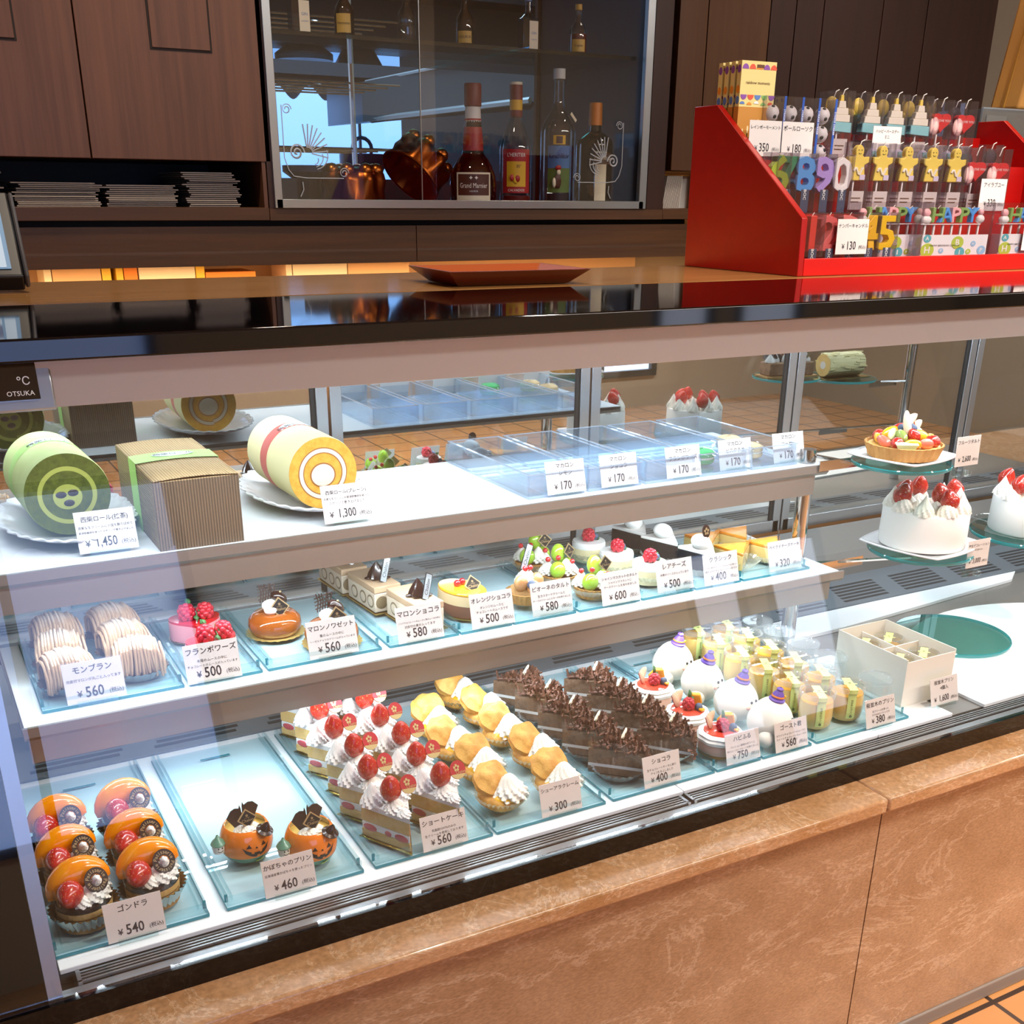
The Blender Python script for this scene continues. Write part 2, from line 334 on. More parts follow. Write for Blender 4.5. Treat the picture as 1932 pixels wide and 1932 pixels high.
# rear sliding doors: half-mirror glass in aluminium stiles
def halfmirror():
    M = bpy.data.materials.new('door_glass'); M.use_nodes = True; nt = M.node_tree; nt.nodes.clear(); N = nt.nodes.new
    t = N('ShaderNodeBsdfTransparent'); t.inputs[0].default_value = (.55, .6, .6, 1); g = N('ShaderNodeBsdfGlossy'); g.inputs['Roughness'].default_value = .0; g.inputs[0].default_value = (.93, .98, 1, 1)
    mx = N('ShaderNodeMixShader'); mx.inputs[0].default_value = .66; o = N('ShaderNodeOutputMaterial')
    nt.links.new(t.outputs[0], mx.inputs[1]); nt.links.new(g.outputs[0], mx.inputs[2]); nt.links.new(mx.outputs[0], o.inputs[0]); MATS['door_glass'] = M
halfmirror()
YD = .78
mull = [aty(617, 740, YD).x, aty(1113, 700, YD).x, aty(1502, 680, YD).x]
DX = [.0]+mull+[aty(1842, 650, YD).x, XR-.01]
for i in range(5):
    d = thing('sliding_door', None, None); d.parent = case; xa, xb = DX[i]+.006, DX[i+1]-.006
    MB().use('door_glass').box((xa, YD, .632), (xb, YD+.004, 1.135)).build('door_pane', d, smooth=False)
    f = MB().use('alu')
    for x, w in ((xa-.004, .020), (xb-.016, .020)): f.box((x, YD-.006, .63), (x+w, YD+.012, 1.14))
    f.use('slot').box((xb-.024, YD-.003, .63), (xb-.0165, YD+.008, 1.14))
    f.use('alu').box((xa, YD-.006, .63), (xb, YD+.012, .655)); f.build('door_frame', d, bevel=.001)
# end wall of the case: glass with an aluminium post
MB().use('front_glass').box((XR+.002, .02, .56), (XR+.008, .77, 1.148)).build('end_glass', case, smooth=False)
MB().use('alu').box((XR-.004, .735, .60), (XR+.03, .80, 1.148)).build('corner_post', case, bevel=.002)
# steel fascia and black glass top with wooden worktop behind it
mat('fascia_steel', '#bdbdbe', .4, .25, bump=(30, .05, (.3, 40, 40))); fa = MB().use('fascia_steel'); fa.add([(-.0295, gy(1.105)+.026, 1.105), (XR+.55, gy(1.105)+.026, 1.105), (XR+.55, gy(1.149)+.0075, 1.149), (-.0295, gy(1.149)+.0075, 1.149), (-.0295, .20, 1.149), (XR+.55, .20, 1.149), (XR+.55, .185, 1.1055), (-.0295, .185, 1.1055)],
       [(0,1,2,3), (3,2,5,4), (7,6,1,0), (4,5,6,7), (0,3,4,7), (1,6,5,2)]); fa.build('fascia', case, smooth=False)
MB().use('steel').box((-.0295, .186, 1.1375), (XR+.55, .80, 1.149)).build('roof_panel', case, smooth=False)
MB().use('black_gloss').box((-.0435, .125, 1.1495), (XR+.55, .4515, 1.170)).build('glass_top', case, bevel=.002)
mat('light_tube', '#ffffff', .5, emit='#eaf4ff', es=6)
MB().use('light_tube').tube([(.05, .203, 1.1265), (2.85, .203, 1.1265)], .006, 8).build('lamp_tube', case)
# thermometer panel at the left of the fascia
th = thing('thermometer', None, None); th.parent = case
MB().use('alu').cbox((0, 0, 0), (.108, .004, .046)).build('mount_plate', th, bevel=.003)
MB().use('black_gloss').cbox((0, -.004, .004), (.082, .005, .034)).use('white_sheet').text('℃', .010, (.029, -.0071, .003)).text('OTSUKA', .006, (.025, -.0071, -.0075)).build('readout', th, smooth=False)
p = aty(4, 728, .152); th.location = (p.x-.012, p.y-.006, p.z); th.rotation_euler = (-.23, 0, 0)
# the two inner shelves on chrome uprights
Z1, Z2, Y1, Y2 = .895, .732, .341, .283
XS = 1.285
UP = (1.268, .352)
def shelf(z, y, xa, xb, depth, drop):
    s = thing('shelf', None, None); s.parent = case
    MB().use('white_sheet').box((xa+.002, y+.001, z-.006), (xb, y+depth, z)).build('shelf_sheet', s, bevel=.001)
    k = MB().use('steel').box((xa, y-.0045, z-.011), (xb+.004, y, z+.001)).box((xa+.004, y, z-.012), (xb-.02, y+.004, z-drop))
    k.add([(xa, y-.0045, z-.011), (xb+.004, y-.0045, z-.011), (xb+.004, y, z-.016), (xa, y, z-.016)], [(0,3,2,1)])
    k.box((xa, y, z-.012), (xb, y+depth, z-.0065)); k.build('shelf_frame', s, smooth=False)
    MB().use('light_tube').tube([(xa+.05, y+.02, z-.019), (xb-.08, y+.02, z-.019)], .0045, 8).build('lamp_tube', s)
shelf(Z1, Y1, -.03, XS, .29, .047); shelf(Z2, Y2, .052, XS+.004, .27, .045)
for x in (-.02, UP[0]):
    MB().use('chrome').at((x, UP[1]+.012, 0)).cyl(.0125, .5755, Z1-.0125).cyl(.0125, Z1+.0005, Z1+.022).build('upright', case)
# worktop behind the black glass
wood('worktop_wood', '#b98a55', '#9c6d3a', 'x', .16, 1)
wt = MB().use('worktop_wood').box((-.9, .4525, 1.1505), (XR+.55, .79, 1.1705)).build('worktop', smooth=False)
tag(wt, 'light brown wooden worktop ledge along the back of the showcase top', 'worktop')
# the next showcase, of which only its right end shows
nc = thing('display_case', 'neighbouring showcase whose grey frame shows left of the black post', 'showcase', (0, 0, 0))
MB().use('alu').box((-.30, .0, .5415), (-.0455, .012, .566)).add([(-.075, .012, .555), (-.0455, .012, .555), (-.0455, .158, 1.148), (-.075, .158, 1.148), (-.075, .04, .555), (-.0455, .04, .555), (-.0455, .19, 1.148), (-.075, .19, 1.148)], [(0,1,2,3), (5,4,7,6), (0,4,5,1), (3,2,6,7), (1,5,6,2), (4,0,3,7)]).build('case_frame', nc, smooth=False)
g = MB().use('alu')
for k in range(4): g.box((-.30, .020+k*.0055, .5655), (-.078, .0222+k*.0055, .5685))
g.build('grille', nc, smooth=False)
MB().use('black_gloss').box((-.60, .125, 1.1495), (-.0445, .4515, 1.170)).build('glass_top', nc, bevel=.002)
MB().use('white_sheet').box((-.30, .0445, .556), (-.078, .45, .5745)).build('deck_sheet', nc, smooth=False)
# ------------------------------------------------------------------ wall of cabinets behind the counter (front plane y = 1.55)
YC = 1.55
wood('walnut', '#734a33', '#573524', 'z', .42); wood('walnut_h', '#573519', '#402611', 'x', .42); wood('walnut_dark', '#38190f', '#2a110a', 'z', .4); wood('walnut_mid', '#5b3a1e', '#4a2d15', 'z', .42)
mat('groove', '#1d0f09', .7); mat('niche_grey', '#4b4a4c', .7); mat('paper_white', '#e9e4dc', .7)
def X(px, py, y=YC): return aty(px, py, y).x
def Zc(px, py, y=YC): return aty(px, py, y).z
zdoor = Zc(250, 300); zsh1 = Zc(300, 391); zsh0 = Zc(300, 416.5); zval0 = Zc(400, 503); TOP = 2.35
xj = X(173, 297); xr = X(511, 303); xl = xj-.62; DEP = 2.02
def cabinet_door(par, x0, x1, z0, z1, wd='walnut'):
    d = MB().use(wd).box((x0, YC, z0), (x1, YC+.02, z1)).build('door', par, bevel=.001)
    a, b = x0+.135, x1-.105
    MB().use(wd).box((a+.004, YC-.003, z0+.20), (b-.004, YC-.0002, z1-.2)).use('groove').box((a, YC-.0012, z0+.196), (b, YC-.0002, z1-.196)).build('raised_panel', d, bevel=.0008)
c1 = thing('wall_cabinet', 'brown wooden wall cabinet with panelled doors above the shelf of cake boards', 'cabinet')
MB().use('walnut').box((xl-.6, YC+.021, zdoor), (xr, DEP, TOP)).build('body', c1, smooth=False)
for a, b in ((xl-.605, xl-.003), (xl, xj-.0012), (xj+.0012, xr)): cabinet_door(c1, a, b, zdoor, TOP)
XGL = X(509, 395)
MB().use('walnut_h').box((xl-.6, YC, zsh0), (XGL-.001, DEP, zsh1)).build('shelf_board', c1, bevel=.001)
MB().use('niche_grey').box((xl-.6, DEP-.03, zsh1), (xr, DEP, zdoor)).build('niche_back', c1, smooth=False)
MB().use('walnut').box((X(497, 350), YC+.002, zsh1), (XGL-.002, DEP-.03, zdoor)).build('partition', c1, smooth=False)
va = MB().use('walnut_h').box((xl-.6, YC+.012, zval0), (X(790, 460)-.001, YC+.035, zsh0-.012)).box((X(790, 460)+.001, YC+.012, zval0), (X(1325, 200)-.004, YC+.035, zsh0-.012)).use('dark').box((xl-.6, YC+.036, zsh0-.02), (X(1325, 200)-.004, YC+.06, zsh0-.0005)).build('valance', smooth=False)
tag(va, 'long dark wooden valance board hanging over the lit back counter', 'valance')
# stacks of cake boards in the niche: every board its own thing
mat('board_edge', '#b4a79c', .8); mat('board_face', '#8c8178', .8)
def boards(x0, x1, n, zt, where, top_gap):
    z = zsh1+.0006; proto = None; th = (zt-zsh1)/n; names = ['lowest', 'second', 'third', 'fourth', 'fifth', 'sixth', 'seventh', 'eighth', 'ninth', 'tenth', 'eleventh', 'twelfth', 'thirteenth', 'fourteenth', 'fifteenth', 'sixteenth', 'seventeenth', 'eighteenth', 'nineteenth', 'twentieth']
    for k in range(n):
        w = x1-x0; j = rnd.uniform(-.010, .010) if k > 4 else rnd.uniform(-.004, .004)
        if proto is None:
            proto = MB().use('board_face').box((0, 0, 0), (w, .22, th*.62)).use('board_edge').box((-.0004, -.0006, 0), (w+.0004, 0, th*.62)).build('cake_board', smooth=False)
            o = tag(proto, None, 'cake board', 'cake boards '+where)
        else: o = proto.copy(); COL.objects.link(o)
        o.location = (x0+j, YC+.03+rnd.uniform(0, .012), z); o['label'] = '%s cake board from the bottom of the pile %s' % (names[k], where) if k < n-1 else 'topmost pale cake board of the pile %s' % where
        z += th
zt = lambda px, py: Zc(px, py)
boards(X(38, 390), X(196, 390), 13, zt(100, 343), 'beside the register screen', 0)
boards(X(212, 390), X(342, 390), 11, zt(270, 348), 'in the middle of the niche', 0)
boards(X(364, 390), X(459, 390), 18, zt(400, 324), 'at the end of the niche', 0)
boards(X(-60, 390), X(6, 390), 14, zt(3, 322), 'behind the register screen', 0)
# ------------------------------------------------------------------ glass-fronted bottle cabinet
gx0, gx1 = XGL, X(1250, 400); zb = Zc(800, 393.4)
gc = thing('bottle_cabinet', 'glass-fronted wooden bottle cabinet with aluminium edging above the counter', 'cabinet')
k = MB().use('walnut_h').box((gx0, YC, zsh0), (gx1, DEP+.1, zb-.0005)); k.use('walnut_dark').box((X(1224, 300), YC, zb), (gx1, DEP+.1, TOP)).box((gx0, YC, zb), (X(514, 200), DEP+.1, TOP))
k.use('walnut_mid').box((X(1012, 200, DEP+.085), DEP+.085, zb), (X(1224, 300), DEP+.1, TOP)).box((gx0, YC, TOP-.08), (gx1, DEP+.1, TOP)); k.build('body', gc, smooth=False)
mat('case_floor', '#15100c', .25)
MB().use('case_floor').box((X(516, 200), YC+.02, zb-.0004), (X(1222, 300), DEP+.08, zb+.006)).build('floor_panel', gc, smooth=False)
fx0, fx1 = X(525, 390), X(1206, 390); f = MB().use('alu').box((fx0-.004, YC-.006, zb), (fx1+.008, YC+.008, zb+.018)).box((fx0-.008, YC-.006, zb), (fx0+.010, YC+.008, TOP-.08)).box((fx1-.006, YC-.006, zb), (fx1+.016, YC+.008, TOP-.08))
f.build('frame', gc, bevel=.001)
clear('cab_glass', f0=.045, mul=.93); clear('shelf_glass', '#7fb5b0', f0=.06)
mid = X(808, 250)
MB().use('cab_glass').box((fx0+.009, YC+.001, zb+.018), (mid+.02, YC+.005, TOP-.08)).build('pane', gc, smooth=False)
MB().use('cab_glass').box((mid-.012, YC+.010, zb+.018), (fx1-.004, YC+.014, TOP-.08)).use('alu').box((mid-.0135, YC+.010, zb+.018), (mid-.012, YC+.014, TOP-.08)).build('pane', gc, smooth=False)
zgs = aty(560, 64, YC+.03).z-.002
MB().use('shelf_glass').box((fx0+.01, YC+.03, zgs), (fx1-.01, DEP+.02, zgs+.008)).build('glass_shelf', gc, smooth=False)
# sandblasted corner ornament on the panes (shell fan, spiral and scroll lines)
mat('etch', '#b9bfc6', .8)
def ornament(ox, oz, sg, sc, y):
    e = MB().use('etch')
    def L(pts, r=.0011): e.tube([(ox+sg*a*sc, y, oz+b*sc) for a, b in pts], r, 4)
    L([(0, 1.0), (0, .35), (.05, .2), (.12, .12), (.3, .1), (.85, .1)])
    L([(.07+.07*cos(t)*(1-t/14), .95+.07*sin(t)*(1-t/14)) for t in [i*.5 for i in range(20)]])
    L([(.86+.07*cos(t)*(1-t/14), .17+.07*sin(t)*(1-t/14)) for t in [i*.5 for i in range(20)]])
    L([(.18+.11*cos(t)*(1-t/13), .42+.11*sin(t)*(1-t/13)) for t in [i*.45 for i in range(26)]], .0022)
    for i in range(9):
        a = 1.75-i*.24; L([(.34+.06*cos(a), .42+.06*sin(a)), (.34+.30*cos(a), .42+.36*sin(a))], .0016)
    for i in range(4): L([(.42+.07*i*cos(t), .30-.06*i*sin(t)+.03*i) for t in [-.4+j*.25 for j in range(8)]], .0012)
    L([(.24, .05), (.25, -.05), (.2, -.14)])
    return e.build('etched_ornament', gc, smooth=True)
ornament(X(537, 300), zb+.045, 1, .155, YC+.0003); ornament(X(1176, 330), zb+.045, -1, .15, YC+.0093)
# ------------------------------------------------------------------ bottles
def glassmat(n, tint, f0=.08): return clear(n, tint, f0=f0, mul=.9)
glassmat('glass_amber', '#6b2410'); glassmat('glass_clear', '#dfe7e6'); glassmat('glass_blue', '#4ba6c4'); glassmat('glass_dark', '#2a2018')
for n, c in (('liq_dark', '#241013'), ('liq_red', '#7a1a10'), ('cap_red', '#6d1416'), ('cap_white', '#dcdcd8'), ('cap_gold', '#c9a54c'), ('cap_orange', '#d07a1c'), ('label_brown', '#4a2c1e'), ('label_cream', '#e8dfc6'),
             ('label_red', '#a31f22'), ('label_yellow', '#e0b32a'), ('label_green', '#5d7a3a'), ('label_blue', '#4f7fb6'), ('ink', '#141414'), ('ink_white', '#f2efe6')): mat(n, c, .45)
def patch(b, r, a0, a1, z0, z1, m, n=10, off=.0006):
    b.use(m); b.grid(lambda u, v: ((r+off)*cos(a0+(a1-a0)*u), (r+off)*sin(a0+(a1-a0)*u), z0+(z1-z0)*v), n, 1); return b
def wraptext(b, t, size, r, ac, z, m, sx=1, off=.0012):
    """lettering bent round a bottle"""
    vs, fs = text_mesh(t, 'CENTER'); b.use(m)
    b.add([((r+off)*cos(ac+p[0]*size*sx/r), (r+off)*sin(ac+p[0]*size*sx/r), z+p[1]*size) for p in vs], fs); return b
FA = -pi/2-.45   # bottles' labels face the customer side
def bottle(name, label, px, py, y, zfloor, prof, glass, parts):
    p = aty(px, py, y); t = thing(name, label, 'bottle', (p.x, y, zfloor), 0)
    MB().use(glass).lathe(prof, 28).build('glass_body', t)
    for nm, fn in parts: o = MB(); fn(o); o.build(nm, t)
    return t
zf = zb+.0065; yB = YC+.09
def rs(pr, s): return [(r*s, z*s) for r, z in pr]
GM = [(.001, 0), (.050, 0), (.054, .006), (.056, .02), (.056, .045), (.054, .065), (.047, .085), (.036, .102), (.027, .112), (.0245, .12), (.024, .14), (.021, .17), (.0175, .20), (.0165, .215), (.001, .216)]
def gm_label(o):
    patch(o, .056, FA-.78, FA+.78, .008, .072, 'label_cream'); patch(o, .0562, FA-.70, FA+.70, .022, .068, 'label_brown')
    wraptext(o, 'Grand Marnier', .0155, .0562, FA, .043, 'ink_white', .72); wraptext(o, 'LIQUEUR', .005, .0562, FA, .031, 'ink_white'); wraptext(o, '✦ ✦', .011, .0562, FA, .060, 'ink_white')
bottle('liqueur_bottle', 'round-bellied dark bottle with red neck and brown label reading Grand Marnier', 893, 382, yB, zf, GM, 'glass_amber',
       [('liquid', lambda o: o.use('liq_dark').lathe([(.001, .003), (.051, .004), (.0535, .02), (.0535, .06), (.046, .083), (.001, .084)], 24)),
        ('neck_ribbon', lambda o: o.use('label_red').lathe([(.0250, .112), (.0247, .12), (.0242, .14), (.0212, .17)], 24)),
        ('cap', lambda o: o.use('cap_white').lathe([(.0200, .175), (.0182, .213)], 20).use('cap_red').lathe([(.0200, .214), (.0205, .216), (.0205, .258), (.019, .262), (.001, .262)], 20).use('label_red').lathe([(.0202, .184), (.0200, .188)], 20)), ('label', gm_label)])
LH = [(.001, 0), (.036, 0), (.0385, .004), (.0385, .125), (.036, .14), (.025, .168), (.0155, .19), (.0145, .205), (.0145, .262), (.001, .263)]
def lh_label(o):
    patch(o, .0385, FA-.95, FA+.95, .028, .125, 'label_red'); patch(o, .0387, FA-.62, FA+.62, .042, .098, 'label_yellow'); wraptext(o, "L'HERITIER", .012, .0386, FA, .112, 'ink_white', .8); wraptext(o, 'CALVADOS', .008, .0386, FA, .034, 'ink_white')
    wraptext(o, '35°', .009, .0389, FA+.15, .087, 'ink')
    for da, z, m in ((-.25, .062, 'label_red'), (.10, .060, 'label_red'), (.0, .056, 'label_yellow')):
        o.use(m).at(((.0392)*cos(FA+da), .0392*sin(FA+da), z)).sph((0, 0, 0), (.007, .0025, .008), 10, 6); o.at()
bottle('calvados_bottle', 'clear bottle with red collar and yellow apple label', 972, 384, yB, zf, LH, 'glass_clear',
       [('liquid', lambda o: o.use('liq_red').lathe([(.001, .003), (.0360, .004), (.0365, .022), (.001, .0225)], 22)), ('collar', lambda o: o.use('cap_red').lathe([(.0150, .195), (.0155, .2), (.0155, .21)], 18).use('label_yellow').lathe([(.0156, .21), (.0156, .232)], 18).use('cap_red').lathe([(.0158, .232), (.0158, .264)], 18).use('label_cream').lathe([(.0150, .264), (.0150, .27), (.001, .27)], 18)), ('label', lh_label)])
KI = [(.001, 0), (.041, 0), (.043, .004), (.043, .165), (.040, .18), (.028, .20), (.016, .215), (.0135, .235), (.0125, .29), (.001, .291)]
def ki_label(o):
    patch(o, .043, FA-.66, FA+.66, .03, .135, 'label_blue'); patch(o, .0432, FA-.66, FA+.66, .03, .085, 'label_green'); wraptext(o, 'Kirschlikör', .0155, .0434, FA, .112, 'ink', .75); patch(o, .0432, FA-.66, FA+.66, .012, .028, 'ink'); patch(o, .0432, FA-.66, FA+.66, .001, .011, 'cap_white')
    patch(o, .043, FA-.35, FA+.35, .138, .158, 'label_yellow'); patch(o, .0433, FA-.18, FA+.18, .140, .156, 'label_brown')
    o.use('label_red').at((.0436*cos(FA), .0436*sin(FA), .086)).sph((0, 0, 0), (.010, .003, .006), 10, 6).use('label_cream').sph((0, 0, -.010), (.006, .003, .007), 10, 6).use('label_brown').sph((0, 0, -.030), (.013, .003, .018), 10, 6).use('label_cream').sph((.012, 0, -.034), (.005, .004, .012), 8, 5).sph((-.013, 0, -.034), (.005, .004, .012), 8, 5); o.at()
bottle('kirsch_bottle', 'tall clear bottle with white cap and pictured label of a figure in a red hat', 1050, 384, yB, zf, KI, 'glass_clear', [('cap', lambda o: o.use('cap_white').cyl(.0148, .282, .304, 18)), ('label', ki_label), ('neck_tag', lambda o: o.use('label_cream').at((.036, -.012, .20), (0, .7, .3)).cbox((0, 0, 0), (.026, .001, .007)))])
CO = [(.001, 0), (.046, 0), (.047, .004), (.047, .14), (.044, .152), (.03, .163), (.0155, .172), (.0145, .20), (.001, .201)]
def co_label(o):
    patch(o, .047, FA-.3+.25, FA+.35+.25, .012, .125, 'label_cream'); patch(o, .0472, FA-.45+.3, FA+.6+.3, .096, .122, 'label_brown'); wraptext(o, 'COINTREAU', .010, .0474, FA+.37, .109, 'label_cream', .8)
bottle('orange_liqueur_bottle', 'dark square-shouldered bottle with orange cap and diagonal paper band', 1118, 384, yB+.01, zf, CO, 'glass_dark', [('liquid', lambda o: o.use('liq_dark').lathe([(.001, .003), (.045, .004), (.045, .139), (.001, .14)], 22)), ('cap', lambda o: o.use('cap_orange').lathe([(.0175, .185), (.0165, .232), (.0155, .236), (.001, .236)], 18)), ('label', co_label)])
zg = zgs+.0085; yM = YC+.075
def mini(label, px, py, prof, glass, capm, capz, lab, liq=None, sq=False, nm='miniature_bottle'):
    p = aty(px, py, yM); t = thing(nm, label, 'bottle', (p.x, yM, zg), 0, 'miniature bottles on the glass shelf')
    if sq:
        b = MB().use(glass).box((-.021, -.014, 0), (.021, .014, .066)); b.lathe([(.018, .066), (.008, .076), (.007, .1)], 16); b.build('glass_body', t, bevel=.002)
    else: MB().use(glass).lathe(prof, 22).build('glass_body', t)
    if liq: MB().use(liq).lathe([(.001, .002), (prof[2][0]*.94, .003), (prof[2][0]*.94, .042), (.001, .0425)], 18).build('liquid', t)
    MB().use(capm).cyl(.0082, capz[0], capz[1], 14).build('cap', t)
    o = MB(); lab(o); o.build('label', t)
MP = [(.001, 0), (.020, 0), (.0215, .003), (.0215, .048), (.019, .056), (.009, .070), (.0075, .095), (.001, .096)]
def lab_plain(m, txt, z0=.006, z1=.042, tm='ink', r=.0215, s=.007):
    def f(o): patch(o, r, FA-.75, FA+.75, z0, z1, m); wraptext(o, txt, s, r+.0003, FA, (z0+z1)/2, tm)
    return f
def lab_flat(o): o.use('label_cream').box((-.004, -.0146, .003), (.019, -.0141, .060)); o.use('label_blue').text('GIN', .008, (.0075, -.0149, .035)).text('LONDON', .0035, (.0075, -.0149, .022))
mini('small blue gin bottle with cream label at the aluminium frame end of glass shelf', 565, 52, MP, 'glass_blue', 'label_blue', (.1, .112), lab_flat, sq=True)
mini('small dark brown bottle with gold label, second from the shelf frame end', 650, 56, MP, 'glass_amber', 'cap_gold', (.094, .112), lab_plain('cap_gold', 'Hennessy'), 'liq_dark')
mini('small clear vodka bottle with blue lettering standing on glass shelf', 768, 66, MP, 'glass_clear', 'cap_white', (.094, .112), lab_plain('glass_clear', 'VODKA', .03, .045, 'label_blue'))
mini('small red-necked bottle with square gold label on glass shelf', 877, 74, MP, 'glass_amber', 'cap_red', (.094, .118), lab_plain('cap_gold', 'LIQUEUR', .004, .028), 'liq_dark')
mini('small blue gin bottle with cream label near the dark cabinet side', 996, 82, MP, 'glass_blue', 'label_blue', (.1, .112), lab_flat, sq=True)
mini('small cognac bottle with gold cap nearest the dark end of shelf', 1090, 90, MP, 'glass_clear', 'cap_gold', (.092, .104), lab_plain('cap_gold', 'Cognac', .004, .030), 'liq_red')
# copper moulds
mat('copper', '#8a4a1c', .28, 1); mat('copper_hi', '#b0682c', .3, 1)
def mould(name, label, p, rot):
    t = thing(name, label, 'cake mould', p)
    t.rotation_euler = rot
    n = 8
    MB().use('copper').lathe([(.074, 0), (.076, .004), (.070, .03), (.072, .05), (.068, .066), (.052, .078), (.036, .08), (.03, .07), (.028, .05)], 64, star=[0, 0, .05, .09, .09, .12, .12, 0, 0], stn=n).build('bowl', t)
    b = MB().use('copper_hi')
    for i in range(n): b.sph((.056*cos(2*pi*i/n), .056*sin(2*pi*i/n), .072), (.017, .017, .016), 10, 7)
    b.build('lobes', t)
    MB().use('copper').lathe([(.076, -.001), (.080, 0), (.080, .004), (.076, .005)], 40).build('rim', t)
p = aty(668, 384, YC+.16); mould('copper_mould', 'tall fluted copper cake mould standing upright behind the cabinet glass', (p.x, p.y, zf+.001), (0, 0, .2))
bx = MB().use('case_floor').box((p.x-.09, YC+.215, zf+.0003), (p.x+.06, YC+.30, zf+.07)).build('dark_box', smooth=False); tag(bx, 'low dark box behind the copper moulds in the bottle cabinet', 'box')
p = aty(782, 384, YC+.16); mould('copper_mould', 'fluted copper cake mould leaning on its rim beside the upright one', (p.x-.01, p.y, zf+.0595), (0, .82, .25))
# ------------------------------------------------------------------ kitchen seen through the bottle cabinet
mat('kit_wall', '#31404d', .6); mat('hood_steel', '#5f7480', .35, .7); mat('hood_edge', '#b6cbd6', .3, .6); mat('kit_dark', '#0e141b', .6)
kx0, kx1, kz0, kz1 = aty(505, 200, 4.2).x, aty(757, 200, 4.2).x, 1.30, aty(600, 166, 4.2).z
kw = MB().use('kit_wall').box((-.6, 4.2, 0), (kx0, 4.25, 2.6)).box((kx1, 4.2, 0), (5.6, 4.25, 2.6)).box((kx0, 4.2, 0), (kx1, 4.25, kz0)).box((kx0, 4.2, kz1+.05), (kx1, 4.25, 2.6)).build('wall_back', smooth=False); struct(kw)
pts = [(kx0, kz0), (kx1, kz0)]+[(kx1+(kx0-kx1)*k/60, kz1-.02+.028*cos(2*pi*(k/60*4.2+.1))) for k in range(61)]
mat('film_kitchen', '#c8d8ee', .7, emit='#5f9be6', es=1.6)
kwin = MB().use('film_kitchen').prism(pts, 4.205, 4.215, 'y').use('kit_dark').box((kx0, 4.22, kz0), (kx1, 4.245, kz1+.05)).use('win_frame').box((kx0+(kx1-kx0)*.66, 4.19, kz0), (kx0+(kx1-kx0)*.675, 4.2045, kz1-.05)).build('window_4', smooth=False); struct(kwin)
pr = MB().use('plaster').box((xl-.7, 2.13, 0), (gx0, 2.16, 2.6)).box((gx1, 2.13, 0), (4.3, 2.16, 2.6)).box((gx0, 2.13, 0), (gx1, 2.16, zb-.0005)).build('wall_service', smooth=False); struct(pr)
def KP(px, py, y): return aty(px, py, y)
hd = thing('range_hood', 'long grey steel range hood in the kitchen behind the bottles', 'range hood')
a = KP(682, 155, 3.6); b_ = KP(1015, 100, 2.9)
MB().use('hood_steel').add([(a.x, 3.6, KP(690, 230, 3.6).z), (b_.x, 2.9, KP(1000, 190, 2.9).z), (b_.x, 2.9, KP(1000, 90, 2.9).z), (a.x, 3.6, KP(690, 155, 3.6).z), (a.x, 4.0, KP(690, 230, 3.6).z), (b_.x+.2, 3.3, KP(1000, 190, 2.9).z), (b_.x+.2, 3.3, KP(1000, 90, 2.9).z), (a.x, 4.0, KP(690, 155, 3.6).z)],
       [(0,1,2,3), (5,4,7,6), (0,4,5,1), (3,2,6,7), (1,5,6,2), (4,0,3,7)]).build('canopy', hd, smooth=False)
q0, q1 = KP(700, 226, 3.58), KP(1000, 190, 2.88)
MB().use('hood_edge').tube([q0, q1], .012, 6).tube([KP(690, 155, 3.6), KP(1000, 92, 2.9)], .007, 6).build('drip_edge', hd)
kd = MB().use('kit_dark').box((1.1, 3.9, 0), (3.6, 4.15, 1.34)).box((1.2, 3.95, 2.05), (3.6, 4.15, 2.4)).build('kitchen_unit', smooth=False); tag(kd, 'dark kitchen unit standing behind the bottle cabinet glass', 'kitchen unit')
wr = thing('wire_shelf', 'chrome wire shelf on the kitchen side behind the small bottles', 'shelf')
w = MB().use('chrome'); pA = KP(540, 35, 2.7)
for z in (pA.z, pA.z-.17, pA.z-.35):
    for y in (2.6, 2.7, 2.8, 2.9, 3.0): w.tube([(pA.x-.2, y, z), (pA.x+.32, y, z)], .003, 5)
w.build('wires', wr)
MB().use('chrome').tube([(pA.x+.16, 2.6, .9), (pA.x+.16, 2.6, 2.2)], .009, 8).build('post', wr); MB().use('chrome').tube([(pA.x-.19, 2.6, .9), (pA.x-.19, 2.6, 2.2)], .009, 8).build('post', wr)
mat('pot', '#223247', .4, .5)
for px, py, r, h, lb in ((690, 252, .10, .10, 'round dark kitchen pot with loop handle behind the copper moulds'), (590, 260, .12, .05, 'wide dark mixing bowl on the kitchen unit behind the etched corner')):
    p = KP(px, py, 3.98); t = thing('cooking_pot' if h > .06 else 'mixing_bowl', lb, 'pot' if h > .06 else 'bowl', (p.x, 4.03, 1.341))
    MB().use('pot').lathe([(r*.7, 0), (r, h*.5), (r, h), (r*.95, h), (.001, h*.8)], 20).build('bowl_body', t)
    if h > .06: MB().use('pot').tube([(.045*cos(a), 0, h+.02+.045*sin(a)) for a in [k*pi/8 for k in range(17)]], .008, 6).build('handle', t)
